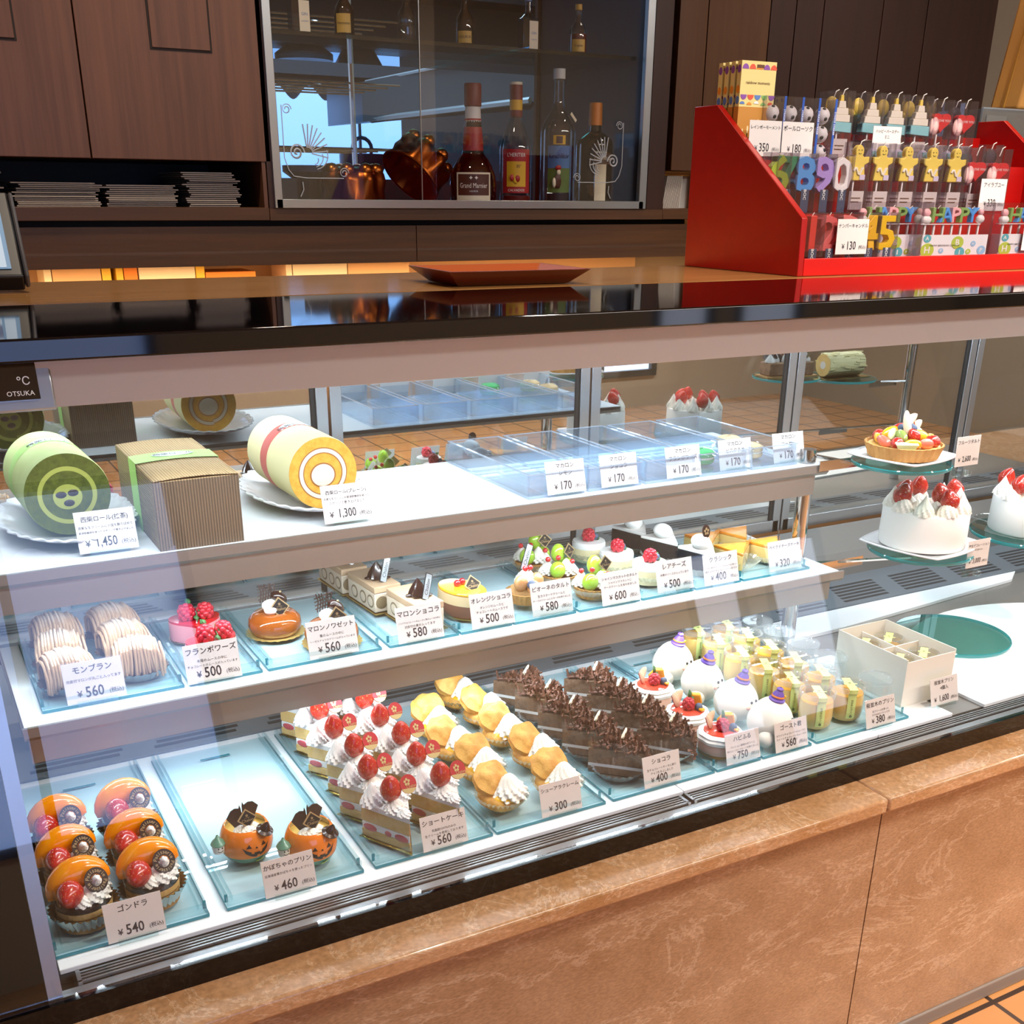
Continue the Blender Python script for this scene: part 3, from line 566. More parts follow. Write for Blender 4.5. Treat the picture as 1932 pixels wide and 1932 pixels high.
# ------------------------------------------------------------------ tall cabinets to the right, paper stack, right wall end
c2 = thing('tall_cabinet', 'dark wooden cabinet run with vertical grooves behind the candle display', 'cabinet')
xs = [X(1272, 200), X(1325, 200), X(1443, 150), X(1490, 150), X(1541, 150), X(1650, 150), X(1735, 130), X(1866, 120)]
zp = Zc(1280, 322)
MB().use('walnut_dark').box((gx1+.001, YC+.12, zp), (xs[0], DEP, TOP)).box((xs[0], YC+.021, zp), (xs[-1], DEP, TOP)).build('body', c2, smooth=False)
for i in range(len(xs)-1): MB().use('walnut_mid' if i < 2 else 'walnut_dark').box((xs[i]+.0015, YC, zp if i == 0 else .4), (xs[i+1]-.0015, YC+.02, TOP)).build('panel', c2, bevel=.001)
MB().use('walnut_h').box((gx1+.001, YC, zsh0), (xs[1], DEP, zsh1)).build('shelf_board', c2, bevel=.001)
struct(MB().use('right_wall').box((xs[-1]+.002, YC+.02, 0), (5.6, YC+.12, 2.6)).build('wall_pier', smooth=False))
pb = thing('paper_stack', 'fanned stack of white paper sheets on the shelf end beside candle display', 'paper stack')
x0 = gx1+.012; b = MB().use('paper_white')
for k in range(14): b.at((x0+.004*k, YC+.02, zsh1+.0006), (0, .16-.006*k, 0)).box((0, 0, 0), (.0012, .09, zp-zsh1-.012))
b.at().box((x0+.07, YC+.05, zsh1+.0006), (x0+.12, YC+.11, zp-.012)); b.build('sheets', pb, smooth=False)
# ------------------------------------------------------------------ lit back counter under the valance
mat('cream_wall', '#e8c79a', .7); mat('counter_cream', '#d8b184', .5); mat('yellow_box', '#f0c23c', .6); mat('orange_box', '#e8872a', .6); mat('tan_box', '#dcb07c', .6); mat('pale_board', '#f4e2bd', .6)
bk = MB().use('counter_cream').box((xl-.6, YC+.06, .80), (X(1325, 200)+.2, 2.10, .86)).use('walnut').box((xl-.6, YC+.08, 0), (X(1325, 200)+.2, 2.10, .80)).build('back_counter', smooth=False); tag(bk, 'warm lit back counter glimpsed in the gap under the valance', 'counter')
struct(MB().use('cream_wall').box((xl-.6, 2.10, .86), (X(1325, 200)+.2, 2.13, 1.2)).build('trim_1', smooth=False))
yk = 1.84
def bitem(name, label, x0, x1, m, h, y=yk, d=.12, cat='box'):
    xa, xb = X(x0, 515, y), X(x1, 515, y); o = MB().use(m).box((xa, y, .8605), (xb, y+d, .8605+h)).build(name, smooth=False); tag(o, label, cat); return o
bitem('pale_board', 'narrow pale upright board on the lit back counter nearest the register', 82, 96, 'pale_board', .30)
bitem('tan_carton', 'long tan carton on the lit back counter between the pale board and yellow box', 98, 190, 'tan_box', .27)
bitem('yellow_carton', 'small yellow carton at the end of the tan carton', 192, 209, 'yellow_box', .29)
bitem('yellow_carton', 'small yellow carton just before the orange carton', 219, 232, 'yellow_box', .29)
bitem('orange_carton', 'orange carton on the lit back counter', 234, 259, 'orange_box', .29)
bitem('cream_carton', 'long cream carton between orange carton and yellow packet', 262, 368, 'pale_board', .27)
bitem('yellow_packet', 'yellow packet at the end of the long cream carton', 370, 386, 'yellow_box', .28)
bitem('red_brown_tray', 'red-brown tray standing on the lit back counter', 388, 482, 'orange_box', .25, cat='tray')
bitem('pale_board', 'narrow pale upright board beside the red-brown tray', 540, 551, 'pale_board', .30)
bitem('cream_carton', 'wide cream carton behind the worktop in front of bottle cabinet', 553, 655, 'pale_board', .28)
bitem('cream_carton', 'cream carton with a dark band before the red money tray', 657, 772, 'tan_box', .27)
# ------------------------------------------------------------------ price cards
mat('card_paper', '#ece4df', .55); mat('card_ink', '#2a2430', .6); clear('acrylic', '#f4fbfb', f0=.06, mul=.9); clear('sleeve', '#ffffff', f0=.03, mul=.6)
ZD = .5747
def price_card(title, small, price, px, py, zpl, w, label, y=None, tilt=.26, ratio=.72, kern=1.0, hold=True, rz=0, place=None, grp=None):
    h = w*ratio; b = MB().use('card_paper').box((-w/2, 0, .004), (w/2, .0007, .004+h)).use('card_ink')
    tl = title.split('|'); zt = .004+h*(.80 if len(tl) == 1 else .84); fs = w*(.135 if len(tl) == 1 else .12)
    if max(map(len, tl)) > 7: fs *= 7/max(map(len, tl))
    for i, t in enumerate(tl): b.text(t, fs, (0, -.0003, zt-i*fs*1.35), sx=kern, bold=.010)
    zs = zt-len(tl)*fs*1.25-.0005
    for i, t in enumerate(small.split('|') if small else []): b.text(t, w*.062*min(1, 15/max(len(t), 1)), (0, -.0003, zs-i*w*.088))
    b.text('¥', w*.15, (-w*.34 if len(price) > 3 else -w*.27, -.0003, .004+h*.215), bold=.01)
    b.text(price, w*(.265 if len(price) < 5 else .235), (-w*.02 if len(price) < 5 else -w*.03, -.0003, .004+h*.235), sx=.72 if len(price) > 3 else .8, bold=.012)
    b.text('(税込)', w*.095, (w*.345, -.0003, .004+h*.19))
    o = b.build('price_card', smooth=False)
    p = place if place is not None else atz(px, py, zpl)
    o.location = (p[0], p[1] if y is None else y, zpl+.0004); o.rotation_euler = (-tilt, 0, rz)
    tag(o, label, 'price card', grp)
    MB().use('sleeve').box((-w*.51, -.0012, .003), (w*.51, -.0008, .006+h)).build('clear_sleeve', o, smooth=False)
    if hold: MB().use('acrylic').box((-w*.34, -.004, .0008), (w*.34, -.0013, .0065)).box((-w*.34, .0013, .0035), (w*.34, .013, .006)).build('holder', o, smooth=False)
    return o
D_ = .0585; S_ = .067
for a in (('ゴンドラ', '', '540', 262, 1774, ZD, D_, 'price card reading 540 yen in front of the peach cakes in foil cups'),
          ('かぼちゃのプリン', '北海道産栗かぼちゃを使ったプリン', '460', 552, 1690, ZD, D_, 'price card reading 460 yen in front of the pumpkin cup puddings'),
          ('ショートケーキ', '乳脂肪分47%のみの|生クリームを使用しております', '560', 843, 1604, ZD, D_, 'price card reading 560 yen before the strawberry shortcakes'),
          ('シューアラクレーム', '', '300', 1062, 1540, ZD, D_, 'price card reading 300 yen before the cream puffs'),
          ('ショコラ', '生チョコレートケーキに削り|チョコをまぶしました', '400', 1252, 1486, ZD, D_, 'price card reading 400 yen in front of the chocolate shaving cakes'),
          ('ハピふる', 'パッション風味のゼリーと|桃のムースにフルーツを飾りました', '750', 1404, 1442, ZD, D_, 'price card reading 750 yen in front of the fruit-topped pink mousse cakes'),
          ('ゴースト君', 'ホワイトチョコレートのムースに|スイートチョコレートのムースが|入っています', '560', 1495, 1419, ZD, D_, 'price card reading 560 yen in front of the white ghost cakes'),
          ('桜並木のプリン', '生クリームを使った|コクのあるプリンです', '380', 1663, 1374, ZD, D_, 'price card reading 380 yen beside the pudding cups'),
          ('桜並木プリン|4個入', '', '1,600', 1783, 1333, ZD, D_, 'price card reading 1,600 yen in front of the white gift box'),
          ('西柴ロール(抹茶)', '良質な生クリームに小豆を散りばめて|那須御養卵を使ったスポンジで巻き上げました', '1,450', 209, 1046, Z1, S_, 'price card reading 1,450 yen in front of the green roll cake'),
          ('西柴ロール(プレーン)', '良質な生クリームを那須御養卵を使った|スポンジで巻き上げました', '1,300', 661, 990, Z1, S_, 'price card reading 1,300 yen in front of the yellow roll cake'),
          ('マカロン|レモン', '', '170', 1071, 936, Z1, .064, 'macaron price card 170 yen, first and nearest the yellow roll cake'),
          ('マカロン|ショコラ', '', '170', 1171, 922, Z1, .064, 'macaron price card 170 yen, second from the yellow roll cake'),
          ('マカロン|フランボワーズ', '', '170', 1292, 905, Z1, .064, 'macaron price card 170 yen, third from the yellow roll cake'),
          ('マカロン|ピスタチオ', '', '170', 1390, 890, Z1, .064, 'macaron price card 170 yen by the green macaron'),
          ('マカロン|コーヒー', '', '170', 1490, 876, Z1, .064, 'macaron price card 170 yen at the chrome upright'),
          ('モンブラン', '渋皮付マロンが丸ごと入ってます', '560', 186, 1328, Z2, S_, 'price card reading 560 yen in front of the noodle-topped chestnut cakes'),
          ('フランボワーズ', '木苺のムースの中に|チョコレートのムースが入っています', '500', 408, 1290, Z2, S_, 'price card reading 500 yen in front of the red heart-shaped mousses'),
          ('マロンノワゼット', '栗のムースの中に|ヘーゼルナッツのクリームが入っています', '560', 633, 1243, Z2, S_, 'price card reading 560 yen before the caramel glazed domes'),
          ('マロンショコラ', 'ミルクチョコレートのムースと栗のムースの中に|渋皮付の栗が入ってます', '580', 797, 1214, Z2, S_, 'price card reading 580 yen before the pale chestnut chocolate bars'),
          ('オレンジショコラ', 'オレンジのムースと|チョコレートのムースです', '500', 933, 1187, Z2, S_, 'price card reading 500 yen in front of the orange oval cake'),
          ('ピオーネのタルト', '生カスタードクリームと|チーズのクリームにピオーネを飾りました', '580', 1045, 1164, Z2, S_, 'price card reading 580 yen before the amber grape tart'),
          ('シャインマスカットのタルト', 'シャインマスカットに|チーズクリームを合わせました', '600', 1174, 1143, Z2, S_, 'price card reading 600 yen before the green grape tarts'),
          ('レアチーズ', '木苺のソースが入っています', '500', 1276, 1120, Z2, S_, 'price card reading 500 yen before the round white cheesecakes'),
          ('クラシック', 'ベルギー産のチョコレートをふんだんに使って|焼き上げたチョコレートケーキです', '400', 1363, 1106, Z2, S_, 'price card reading 400 yen before the dark chocolate wedges'),
          ('ベイクドチーズケーキ', '', '320', 1483, 1080, Z2, S_, 'price card reading 320 yen before the wrapped baked cheesecakes')):
    price_card(*a)
# ------------------------------------------------------------------ acrylic trays
clear('tray_acrylic', '#eef9fb', f0=.05, mul=.9); clear('tray_edge', '#5fc0cc', f0=.05, mul=.9, body=.4, bodycol='#58c3d0'); clear('tray_floor', '#f0f9fb', f0=.035, mul=.5)
def tray(xa, xb, ya, yb, z, label, grp, slot=True):
    t = thing('acrylic_tray', label, 'tray', ((xa+xb)/2, (ya+yb)/2, z), 0, grp); w, l = (xb-xa)/2, (yb-ya)/2
    MB().use('tray_floor').box((-w, -l, 0), (w, l, .0035)).build('tray_floor', t, smooth=False)
    for s in (-1, 1):
        r = MB()
        r.use('tray_acrylic').box((s*w, -l+.012, .0037), (s*(w-.0035), l, .013)); r.use('tray_acrylic').box((s*(w-.0075), -l+.012, .0037), (s*(w-.0095), l, .010)); r.build('side_rail', t, smooth=False)
    e = MB().use('tray_edge').box((-w, -l-.0012, .0002), (w, -l-.0001, .0034)).use('tray_acrylic').box((-w+.001, -l+.002, .0037), (w-.001, -l+.006, .014)).use('tray_edge')
    for s in (-1, 1): e.box((s*w, -l+.0118, .0037), (s*(w-.0036), -l+.0105, .0132)); e.box((s*(w+.0006), -l, .0002), (s*(w+.0001), l, .0034))
    e.build('front_lip', t, smooth=False)
    if slot: MB().use('tray_edge').box((-.02, l-.032, .0037), (.02, l-.029, .0042)).build('grip_slot', t, smooth=False)
    return t
G1 = 'acrylic trays on the showcase deck'; G2 = 'acrylic trays on the lower glass shelf'
ZT = ZD+.0002
for xa, xb, n in ((.033, .189, 'clear acrylic tray holding six peach cakes'), (.209, .366, 'nearly empty pale blue acrylic tray holding two pumpkin cups'), (.381, .533, 'acrylic tray under the strawberry shortcakes'), (.539, .696, 'acrylic tray under the cream puffs'),
                  (.708, .871, 'acrylic tray under the chocolate shaving cakes'), (.876, .951, 'narrow acrylic tray under the fruit-topped pink cakes'), (.956, .1+.944, 'narrow acrylic tray under the ghost cakes'), (1.054, 1.236, 'acrylic tray crowded with pudding cups')):
    tray(xa, xb, .060, .440 if xa < 1 else .415, ZT, n, G1)
ZS = Z2+.0003
for xa, xb, n in ((.078, .240, 'acrylic tray under the chestnut noodle cakes'), (.247, .338, 'acrylic tray under the red heart mousses'), (.346, .500, 'acrylic tray under the caramel glazed domes'), (.512, .614, 'acrylic tray under the chestnut chocolate bars'), (.618, .697, 'acrylic tray under the single orange cake'),
                  (.701, .803, 'acrylic tray under the amber grape tart'), (.809, .915, 'acrylic tray under the green grape tarts'), (.920, 1.015, 'acrylic tray under the round white cheesecakes'), (1.020, 1.108, 'acrylic tray under the dark chocolate wedges'), (1.113, 1.250, 'acrylic tray under the wrapped baked cheesecakes')):
    tray(xa, xb, .314, .545, ZS, n, G2, slot=False)
ZTF = ZT+.0037; ZSF = ZS+.0037    # tray floors
# clear macaron boxes
MBX = [(.748, 'first macaron box, beside the empty shelf space'), (.848, 'second macaron box, behind the second macaron card'), (.948, 'third macaron box, behind the third macaron card'), (1.048, 'fourth macaron box, holding the green macaron'), (1.150, 'fifth macaron box, holding the wrapped cream macarons')]
clear('box_acrylic', '#f2f8fd', f0=.07, mul=.9, body=.06, bodycol='#e8f2ff'); clear('box_rim', '#e4f0fb', f0=.1, mul=.9, body=.35, bodycol='#e9f4ff')
for i, (x, n) in enumerate(MBX):
    if i == 0:
        t0 = thing('acrylic_box', None, 'acrylic box', (x, .362, Z1+.0004), 0, 'clear acrylic macaron boxes'); w, l, h = .092, .262, .033
        MB().use('box_acrylic').box((0, 0, 0), (w, l, .004)).box((0, 0, .0042), (w, .004, h)).box((0, l-.004, .0042), (w, l, h)).box((0, .0042, .0042), (.004, l-.0042, h)).box((w-.004, .0042, .0042), (w, l-.0042, h)).build('box_body', t0, smooth=False)
        MB().use('box_rim').box((0, 0, h+.0002), (w, .004, h+.0012)).box((0, l-.004, h+.0002), (w, l, h+.0012)).box((0, .0042, h+.0002), (.004, l-.0042, h+.0012)).box((w-.004, .0042, h+.0002), (w, l-.0042, h+.0012)).box((-.0004, -.0006, 0), (w+.0004, -.0001, .004)).build('polished_rim', t0, smooth=False)
        t0['label'] = 'empty clear acrylic box, '+n
    else: dup(t0, (x, .362, Z1+.0004), 0, ('empty clear acrylic box, ' if i < 3 else 'clear acrylic box, ')+n)
# macarons in clear wrappers
mat('mac_green', '#2fae62', .55); mat('mac_cream', '#e6c594', .6); mat('mac_fill', '#f4ead0', .5); clear('cello', '#fafcff', f0=.06, mul=.9)
def macaron(m, loc, label, rz):
    t = thing('macaron', label, 'macaron', loc, rz)
    MB().use(m).lathe([(.001, 0), (.016, .0003), (.0205, .003), (.0215, .0075), (.0215, .009)], 20).build('macaron_shell', t)
    MB().use(m).lathe([(.0215, .0125), (.0218, .014), (.0205, .019), (.014, .0225), (.001, .0235)], 20).build('macaron_shell', t); MB().use('mac_fill').lathe([(.0205, .009), (.0205, .0125)], 20).build('filling', t)
    MB().use('cello').grid(lambda u, v: (-.029+.058*u, (v-.5)*.050, max(.0008, .0245+.004*sin(9*u+5*v)*(abs(u-.5)*2) - .021*max(0, abs(u-.5)*2-.6)/.4 - .018*abs(v-.5))), 12, 6).build('film_wrapper', t)
macaron('mac_green', (1.094, .42, Z1+.0052), 'green macaron in a clear wrapper', .3)
macaron('mac_cream', (1.192, .42, Z1+.0052), 'cream macaron in a clear wrapper lying nearer the front', -.2)
macaron('mac_cream', (1.200, .482, Z1+.0052), 'cream macaron in a clear wrapper lying farther back', .5)
# ------------------------------------------------------------------ food materials and shared shapes
mat('cream', '#f6f1e4', .45, bump=(60, .15)); mat('cream_white', '#f8f6f1', .5, bump=(40, .15)); mat('sponge', '#e6c27c', .85, noise=(90, .8, '#d8ad62', (1, 1, 1)), bump=(260, .5)); mat('sponge_brown', '#a9804c', .85, noise=(80, .8, '#8e673a', (1, 1, 1)), bump=(240, .5))
mat('choc', '#2b1613', .22, coat=.4); mat('choc_matte', '#33201b', .5); mat('gold_board', '#c9a75a', .22, 1); mat('gold', '#c8b184', .35, .7); mat('plaque_black', '#17171a', .35); mat('silver_foil', '#d5dadb', .25, .95, bump=(40, .2)); mat('foil_in', '#8a6a40', .4, .5)
mat('peach', '#ec7d00', .16, coat=.35, noise=(40, .6, '#f39a08', (1, 1, 1))); mat('leaf', '#3f6a38', .5); mat('blueberry', '#3a4a66', .5, noise=(30, .6, '#5d6f8d', (1, 1, 1))); mat('currant', '#c8202a', .12, coat=.8); mat('raspberry', '#b8182e', .35, coat=.2); mat('pale_custard', '#f0c766', .4)
def berry_mat(name, c1, c2, seed):
    M = mat(name, c1, .22, coat=.5, noise=(9, .6, c2, (1, 1, 1))); nt = M.node_tree; b = nt.nodes['Principled BSDF']
    t = nt.nodes.new('ShaderNodeTexCoord'); v = nt.nodes.new('ShaderNodeTexVoronoi'); v.inputs['Scale'].default_value = 330; nt.links.new(t.outputs['Object'], v.inputs[0])
    r = nt.nodes.new('ShaderNodeMapRange'); r.inputs[1].default_value = .12; r.inputs[2].default_value = .34; nt.links.new(v.outputs['Distance'], r.inputs[0])
    src = b.inputs['Base Color'].links[0].from_socket; mx = nt.nodes.new('ShaderNodeMix'); mx.data_type = 'RGBA'; mx.inputs[6].default_value = hexc(seed); nt.links.new(r.outputs[0], mx.inputs[0]); nt.links.new(src, mx.inputs[7]); nt.links.new(mx.outputs[2], b.inputs['Base Color'])
    bp = nt.nodes.new('ShaderNodeBump'); bp.inputs['Strength'].default_value = .6; bp.inputs['Distance'].default_value = .001; nt.links.new(r.outputs[0], bp.inputs['Height']); nt.links.new(bp.outputs[0], b.inputs['Normal'])
berry_mat('strawberry', '#a30d0e', '#c02a18', '#cf6a30')
def strawberry(b, c, r=.0125, rot=(0, 0, 0), m='strawberry'):
    b.use(m).at(c, rot); b.sph((0, 0, 0), (r, r, r*1.22), 16, 10, lambda p: Vector((p.x*(1-.38*max(0, p.z)), p.y*(1-.38*max(0, p.z)), p.z))); return b.at()
def raspberry(b, c, r=.009, m='raspberry'):
    b.use(m); n = 6
    for j in range(5):
        t = -.5+j*.42
        for i in range(n if j < 4 else 1):
            a = 2*pi*(i+.5*(j % 2))/n; rr = r*.72*cos(t) if j < 4 else 0
            b.sph((c[0]+rr*cos(a), c[1]+rr*sin(a), c[2]+r*.9*sin(t)), r*.40, 7, 5)
    return b.sph(c, r*.72, 8, 6)
def rosette(b, c, r, h, lobes=8, tw=2.2, amp=.16, nv=8, nu=48, peak=1.6, bulge=.15):
    def fn(u, v):
        a = 2*pi*u; k = (1-v)**(1/peak)*(1+bulge*sin(pi*min(1, v*1.6))); rr = r*k*(1+amp*cos(lobes*(a+tw*v))*(1-v*.5))
        return (c[0]+rr*cos(a), c[1]+rr*sin(a), c[2]+h*v)
    return b.grid(fn, nu, nv)
def diamond(b, c, s, yaw=0, tilt=.35, txt='Chalon', rot=None):
    """square plaque standing on its corner, facing -y"""
    b.at(c, rot or (-tilt, 0, yaw)); q = s*.7071
    for k, m, y in ((1, 'gold', 0), (.84, 'plaque_black', -.0003)):
        b.use(m).prism([(0, -q*k), (q*k, 0), (0, q*k), (-q*k, 0)], y-.0008, y+(.0006 if k == 1 else -.0002), 'y')
    b.use('gold').text(txt, s*.30, (0, -.0013, -s*.12)).text('✿', s*.24, (0, -.0013, s*.22)).text('PATISSERIE', s*.075, (0, -.0013, s*.06)); return b.at()
ORD = ['nearest the glass', 'second from glass', 'third from glass', 'fourth from glass', 'fifth from glass', 'sixth from glass']
def lay(proto, spots, kind, cols, group, z):
    """first spot keeps the prototype, the others get copies; spots = [(col, row, x, y, rz, label or None)]"""
    for i, (c, r, x, y, rz, lb) in enumerate(spots):
        o = proto if i == 0 else dup(proto)
        o.location = (x, y, z); o.rotation_euler = (0, 0, rz); o['label'] = lb or '%s in the %s, %s' % (kind, cols[c], ORD[r]); o['group'] = group
# ------------------------------------------------------------------ peach cakes in foil cups
def foil_cup(b, r0, r1, h, n=30, amp=.05, inner='foil_in'):
    b.use('silver_foil').lathe([(.001, .0003), (r0, .0004), (r1, h)], n*4, star=[0, amp*.3, amp], stn=n)
    b.use(inner).lathe([(r1*.985, h), (r0*.98, .0012), (.001, .0010)], n*4, star=[amp, amp*.3, 0], stn=n); return b
g = thing('peach_cake', None, 'cake')
foil_cup(MB(), .024, .034, .018).build('foil_cup', g)
MB().use('sponge_brown').cyl(.0265, .0015, .010, 28).use('sponge').cyl(.0275, .0101, .0145, 28).use('sponge_brown').cyl(.0272, .0146, .0162, 28).use('sponge').cyl(.0276, .0163, .0222, 28).build('layered_sponge', g)
MB().use('choc').lathe([(.0279, .0222), (.0281, .0235), (.0277, .0268), (.001, .0272)], 28).build('chocolate_glaze', g)
c = MB().use('cream'); rosette(c, (.010, -.008, .0272), .0155, .016, 9, 2); rosette(c, (.017, .004, .0272), .012, .017, 8, 2); rosette(c, (-.003, -.018, .0272), .0085, .010, 7, 2); rosette(c, (-.010, .012, .0272), .010, .012, 7, 2); c.build('whipped_cream', g)
pe = MB().use('peach').at((-.001, .007, .0350), (-.50, -.16, 0)); pts = [(.0262*cos(t), 0, .0165*sin(t)-.006) for t in [pi*.02+k*pi*.96/12 for k in range(13)]]
pe.tube(pts, [.0035+.0115*sin(pi*(k+.6)/13.2)**.8 for k in range(13)], 16).build('peach_slice', g)
strawberry(MB(), (-.0135, -.0135, .0375), .0135, (1.45, 0, -.5)).build('strawberry', g)
rg = MB().at((.0135, -.012, .0445), (-.52, 0, .08)); rg.use('choc_matte')
N = 28
for (ra, rb, y0, y1) in ((.0056, .0115, -.0007, .0007),):
    vs = []; fs = []
    for i in range(N):
        a = 2*pi*i/N
        for r, y in ((ra, y0), (rb, y0), (rb, y1), (ra, y1)): vs.append((r*cos(a), y, r*sin(a)))
    for i in range(N):
        for k in range(4): fs.append((i*4+k, i*4+(k+1) % 4, ((i+1) % N)*4+(k+1) % 4, ((i+1) % N)*4+k))
    rg.add(vs, fs)
rg.use('gold'); M0 = rg.M.copy(); word = 'Patisserie Patisserie '
for i, ch in enumerate(word):
    if ch == ' ': continue
    a = pi*.9-2*pi*i/len(word); rg.M = M0 @ Matrix.Translation((.0085*cos(a), -.0009, .0085*sin(a))) @ Matrix.Rotation(-(a-pi/2), 4, 'Y'); rg.text(ch, .0052, (0, 0, 0), bold=.01)
rg.M = M0; rg.use('cream_white'); rg.M = M0 @ Matrix.Rotation(pi/2, 4, 'X'); rosette(rg, (0, 0, -.0006), .0045, .008, 7, 1.2, nu=28, nv=5); rg.at(); rg.build('chocolate_ring', g)
MB().use('cello').lathe([(.0283, .010), (.0283, .043)], 28, a0=-.1, a1=2*pi-.35).build('film_collar', g)
g.scale = (1.03, 1.03, 1.2)
lay(g, [(0, 0, .072, .108, .06, None), (1, 0, .143, .112, -.05, None), (0, 1, .070, .180, .1, None), (1, 1, .143, .181, .0, None), (0, 2, .070, .255, -.08, None), (1, 2, .146, .258, .1, None)],
    'peach cake in foil cup', ['row by the black post', 'row by the pumpkin tray'], 'peach cakes in foil cups', ZTF)
# ------------------------------------------------------------------ pumpkin cup puddings
mat('pump_orange', '#ef7f1d', .14, coat=.6); mat('pump_green', '#3f9075', .18, coat=.5); mat('pump_leaf', '#a9c83a', .2, coat=.4); mat('cup_in', '#e9dcb0', .2, coat=.4); mat('black_paint', '#1c1512', .3); mat('ghost_white', '#efece0', .25, coat=.3); mat('hat_green', '#5c8d77', .3, coat=.3)
pk = thing('pumpkin_cup_pudding', None, 'pudding')
PR = [(.001, 0), (.018, .0004), (.0245, .006), (.0285, .013), (.0303, .021), (.0300, .030), (.0275, .039), (.0248, .044)]
MB().use('pump_green').lathe(PR[:4], 40).use('pump_orange').lathe(PR[3:]+[(.0236, .0452), (.0225, .0445)], 40).use('cup_in').lathe([(.0225, .0445), (.0252, .036), (.0262, .030)], 40).build('cup', pk)
def prad(z):
    for (r0, z0), (r1, z1) in zip(PR, PR[1:]):
        if z0 <= z <= z1: return r0+(r1-r0)*(z-z0)/(z1-z0)
    return PR[-1][0]
def on_cup(b, poly, m, off=.0005, sub=6):
    """flat outline (x, z) wrapped on the cup, facing -y"""
    b.use(m); pts = [Vector((p[0], p[1])) for p in poly]; dense = []
    for p, q in zip(pts, pts[1:]+pts[:1]): dense += [p.lerp(q, k/sub) for k in range(sub)]
    c = sum(pts, Vector((0, 0)))/len(pts); n = len(dense)
    def P(p): r = prad(p[1])+off; a = -pi/2+p[0]/.029; return (r*cos(a), r*sin(a), p[1])
    rings = [[c.lerp(p, s) for p in dense] for s in (1, .66, .33)]
    b.add([P(p) for R_ in rings for p in R_]+[P(c)], [(j*n+i, j*n+(i+1) % n, (j+1)*n+(i+1) % n, (j+1)*n+i) for j in range(2) for i in range(n)]+[(2*n+i, 2*n+(i+1) % n, 3*n) for i in range(n)])
fc = MB()
for s in (-1, 1): on_cup(fc, [(s*.0085-.0032, .0275), (s*.0085+.0032, .0275), (s*.0085+.0006, .0325)], 'black_paint')
on_cup(fc, [(-.0015, .0262), (.0015, .0262), (0, .0288)], 'black_paint')
up = lambda x: .0215+.000055*(x*1000)**2*.55; lo = lambda x: .0150+.00008*(x*1000)**2*.55
for k in range(10):
    xa, xb = -.0155+.0031*k, -.0155+.0031*(k+1); a0, a1 = (lo(xa) if k else up(xa)-.0004), (lo(xb) if k < 9 else up(xb)-.0004); t0 = up(xa)-(.0022 if k in (3, 6) else 0); t1 = up(xb)-(.0022 if k in (3, 6) else 0)
    if k == 5: a0 += .0022; a1 += .0022
    on_cup(fc, [(xa, a0), (xb, a1), (xb, t1), (xa, t0)], 'black_paint', sub=2)
fc.build('painted_face', pk, smooth=False)
lf = MB()
for x, z, s in ((.004, .0065, 1), (.010, .0075, -1)): on_cup(lf, [(x-.005, z-.002), (x, z-.0032), (x+.005, z-.002*s), (x+.0045, z+.002), (x, z+.0015), (x-.0045, z+.002)], 'pump_leaf', .0012, 2)
lf.build('leaf_relief', pk)
h = MB().use('ghost_white').lathe([(.001, .0), (.0062, .0008), (.0072, .006), (.0066, .012), (.001, .0148)], 16, )
h.use('hat_green').lathe([(.0082, .0108), (.0086, .0118), (.0062, .0158), (.0030, .0188), (.0012, .0225), (.001, .0226)], 16)
h.use('black_paint').sph((-.0022, -.0068, .0082), (.0008, .0005, .0011), 8, 5).sph((.0022, -.0068, .0082), (.0008, .0005, .0011), 8, 5).tube([(.0032*cos(t), -.0070-.0002*sin(t), .0062+.0026*sin(t)) for t in [pi*1.12+k*pi*.76/6 for k in range(7)]], .00035, 5)
hh = h.build('ghost_handle', pk); hh.location = (-.0352, -.004, .0195)
ha = MB().use('choc').at((.0135, -.0245, .0425), (.32, .22, 0)).lathe([(.001, -.001), (.0098, -.0005), (.0100, .0008), (.0062, .0022), (.0048, .006), (.0030, .0095), (.0012, .0118), (.001, .012)], 18); ha.build('witch_hat', pk)
MB().use('pale_custard').cyl(.0252, .0345, .0365, 30).build('custard', pk)
cr = MB().use('cream'); rosette(cr, (0, -.006, .0365), .0105, .010, 8, 2.5); rosette(cr, (.007, -.002, .0365), .009, .009, 8, 2.5); rosette(cr, (-.006, -.002, .0365), .008, .008, 8, 2.5); cr.build('whipped_cream', pk)
wg = MB().use('choc_matte')
for s in (-1, 1):
    ol = [(0, .036), (.006, .037), (.012, .042), (.0165, .049), (.0215, .0565), (.0185, .0600), (.0150, .0640), (.0090, .0655), (.0035, .0635), (.0022, .0675), (.0008, .0630), (0, .050)]
    if s < 0: ol = [(-.86*x, z-.002-.15*x) for x, z in ol][::-1]
    wg.prism(ol, .0030, .0044, 'y')
wg.v = [(x, y+.16*max(0, z-.04)+7*x*x, z) for x, y, z in wg.v]
wo = wg.build('chocolate_wings', pk, smooth=False, bevel=.0005)
diamond(MB(), (.001, -.0055, .0525), .0165, 0, .3).build('name_plaque', pk, smooth=False)
lay(pk, [(0, 0, .258, .150, .12, 'orange pumpkin-face cup pudding standing free of the price card'), (0, 0, .322, .110, .12, 'orange pumpkin-face cup pudding partly behind the 460 yen price card')], '', [''], 'pumpkin cup puddings', ZTF)
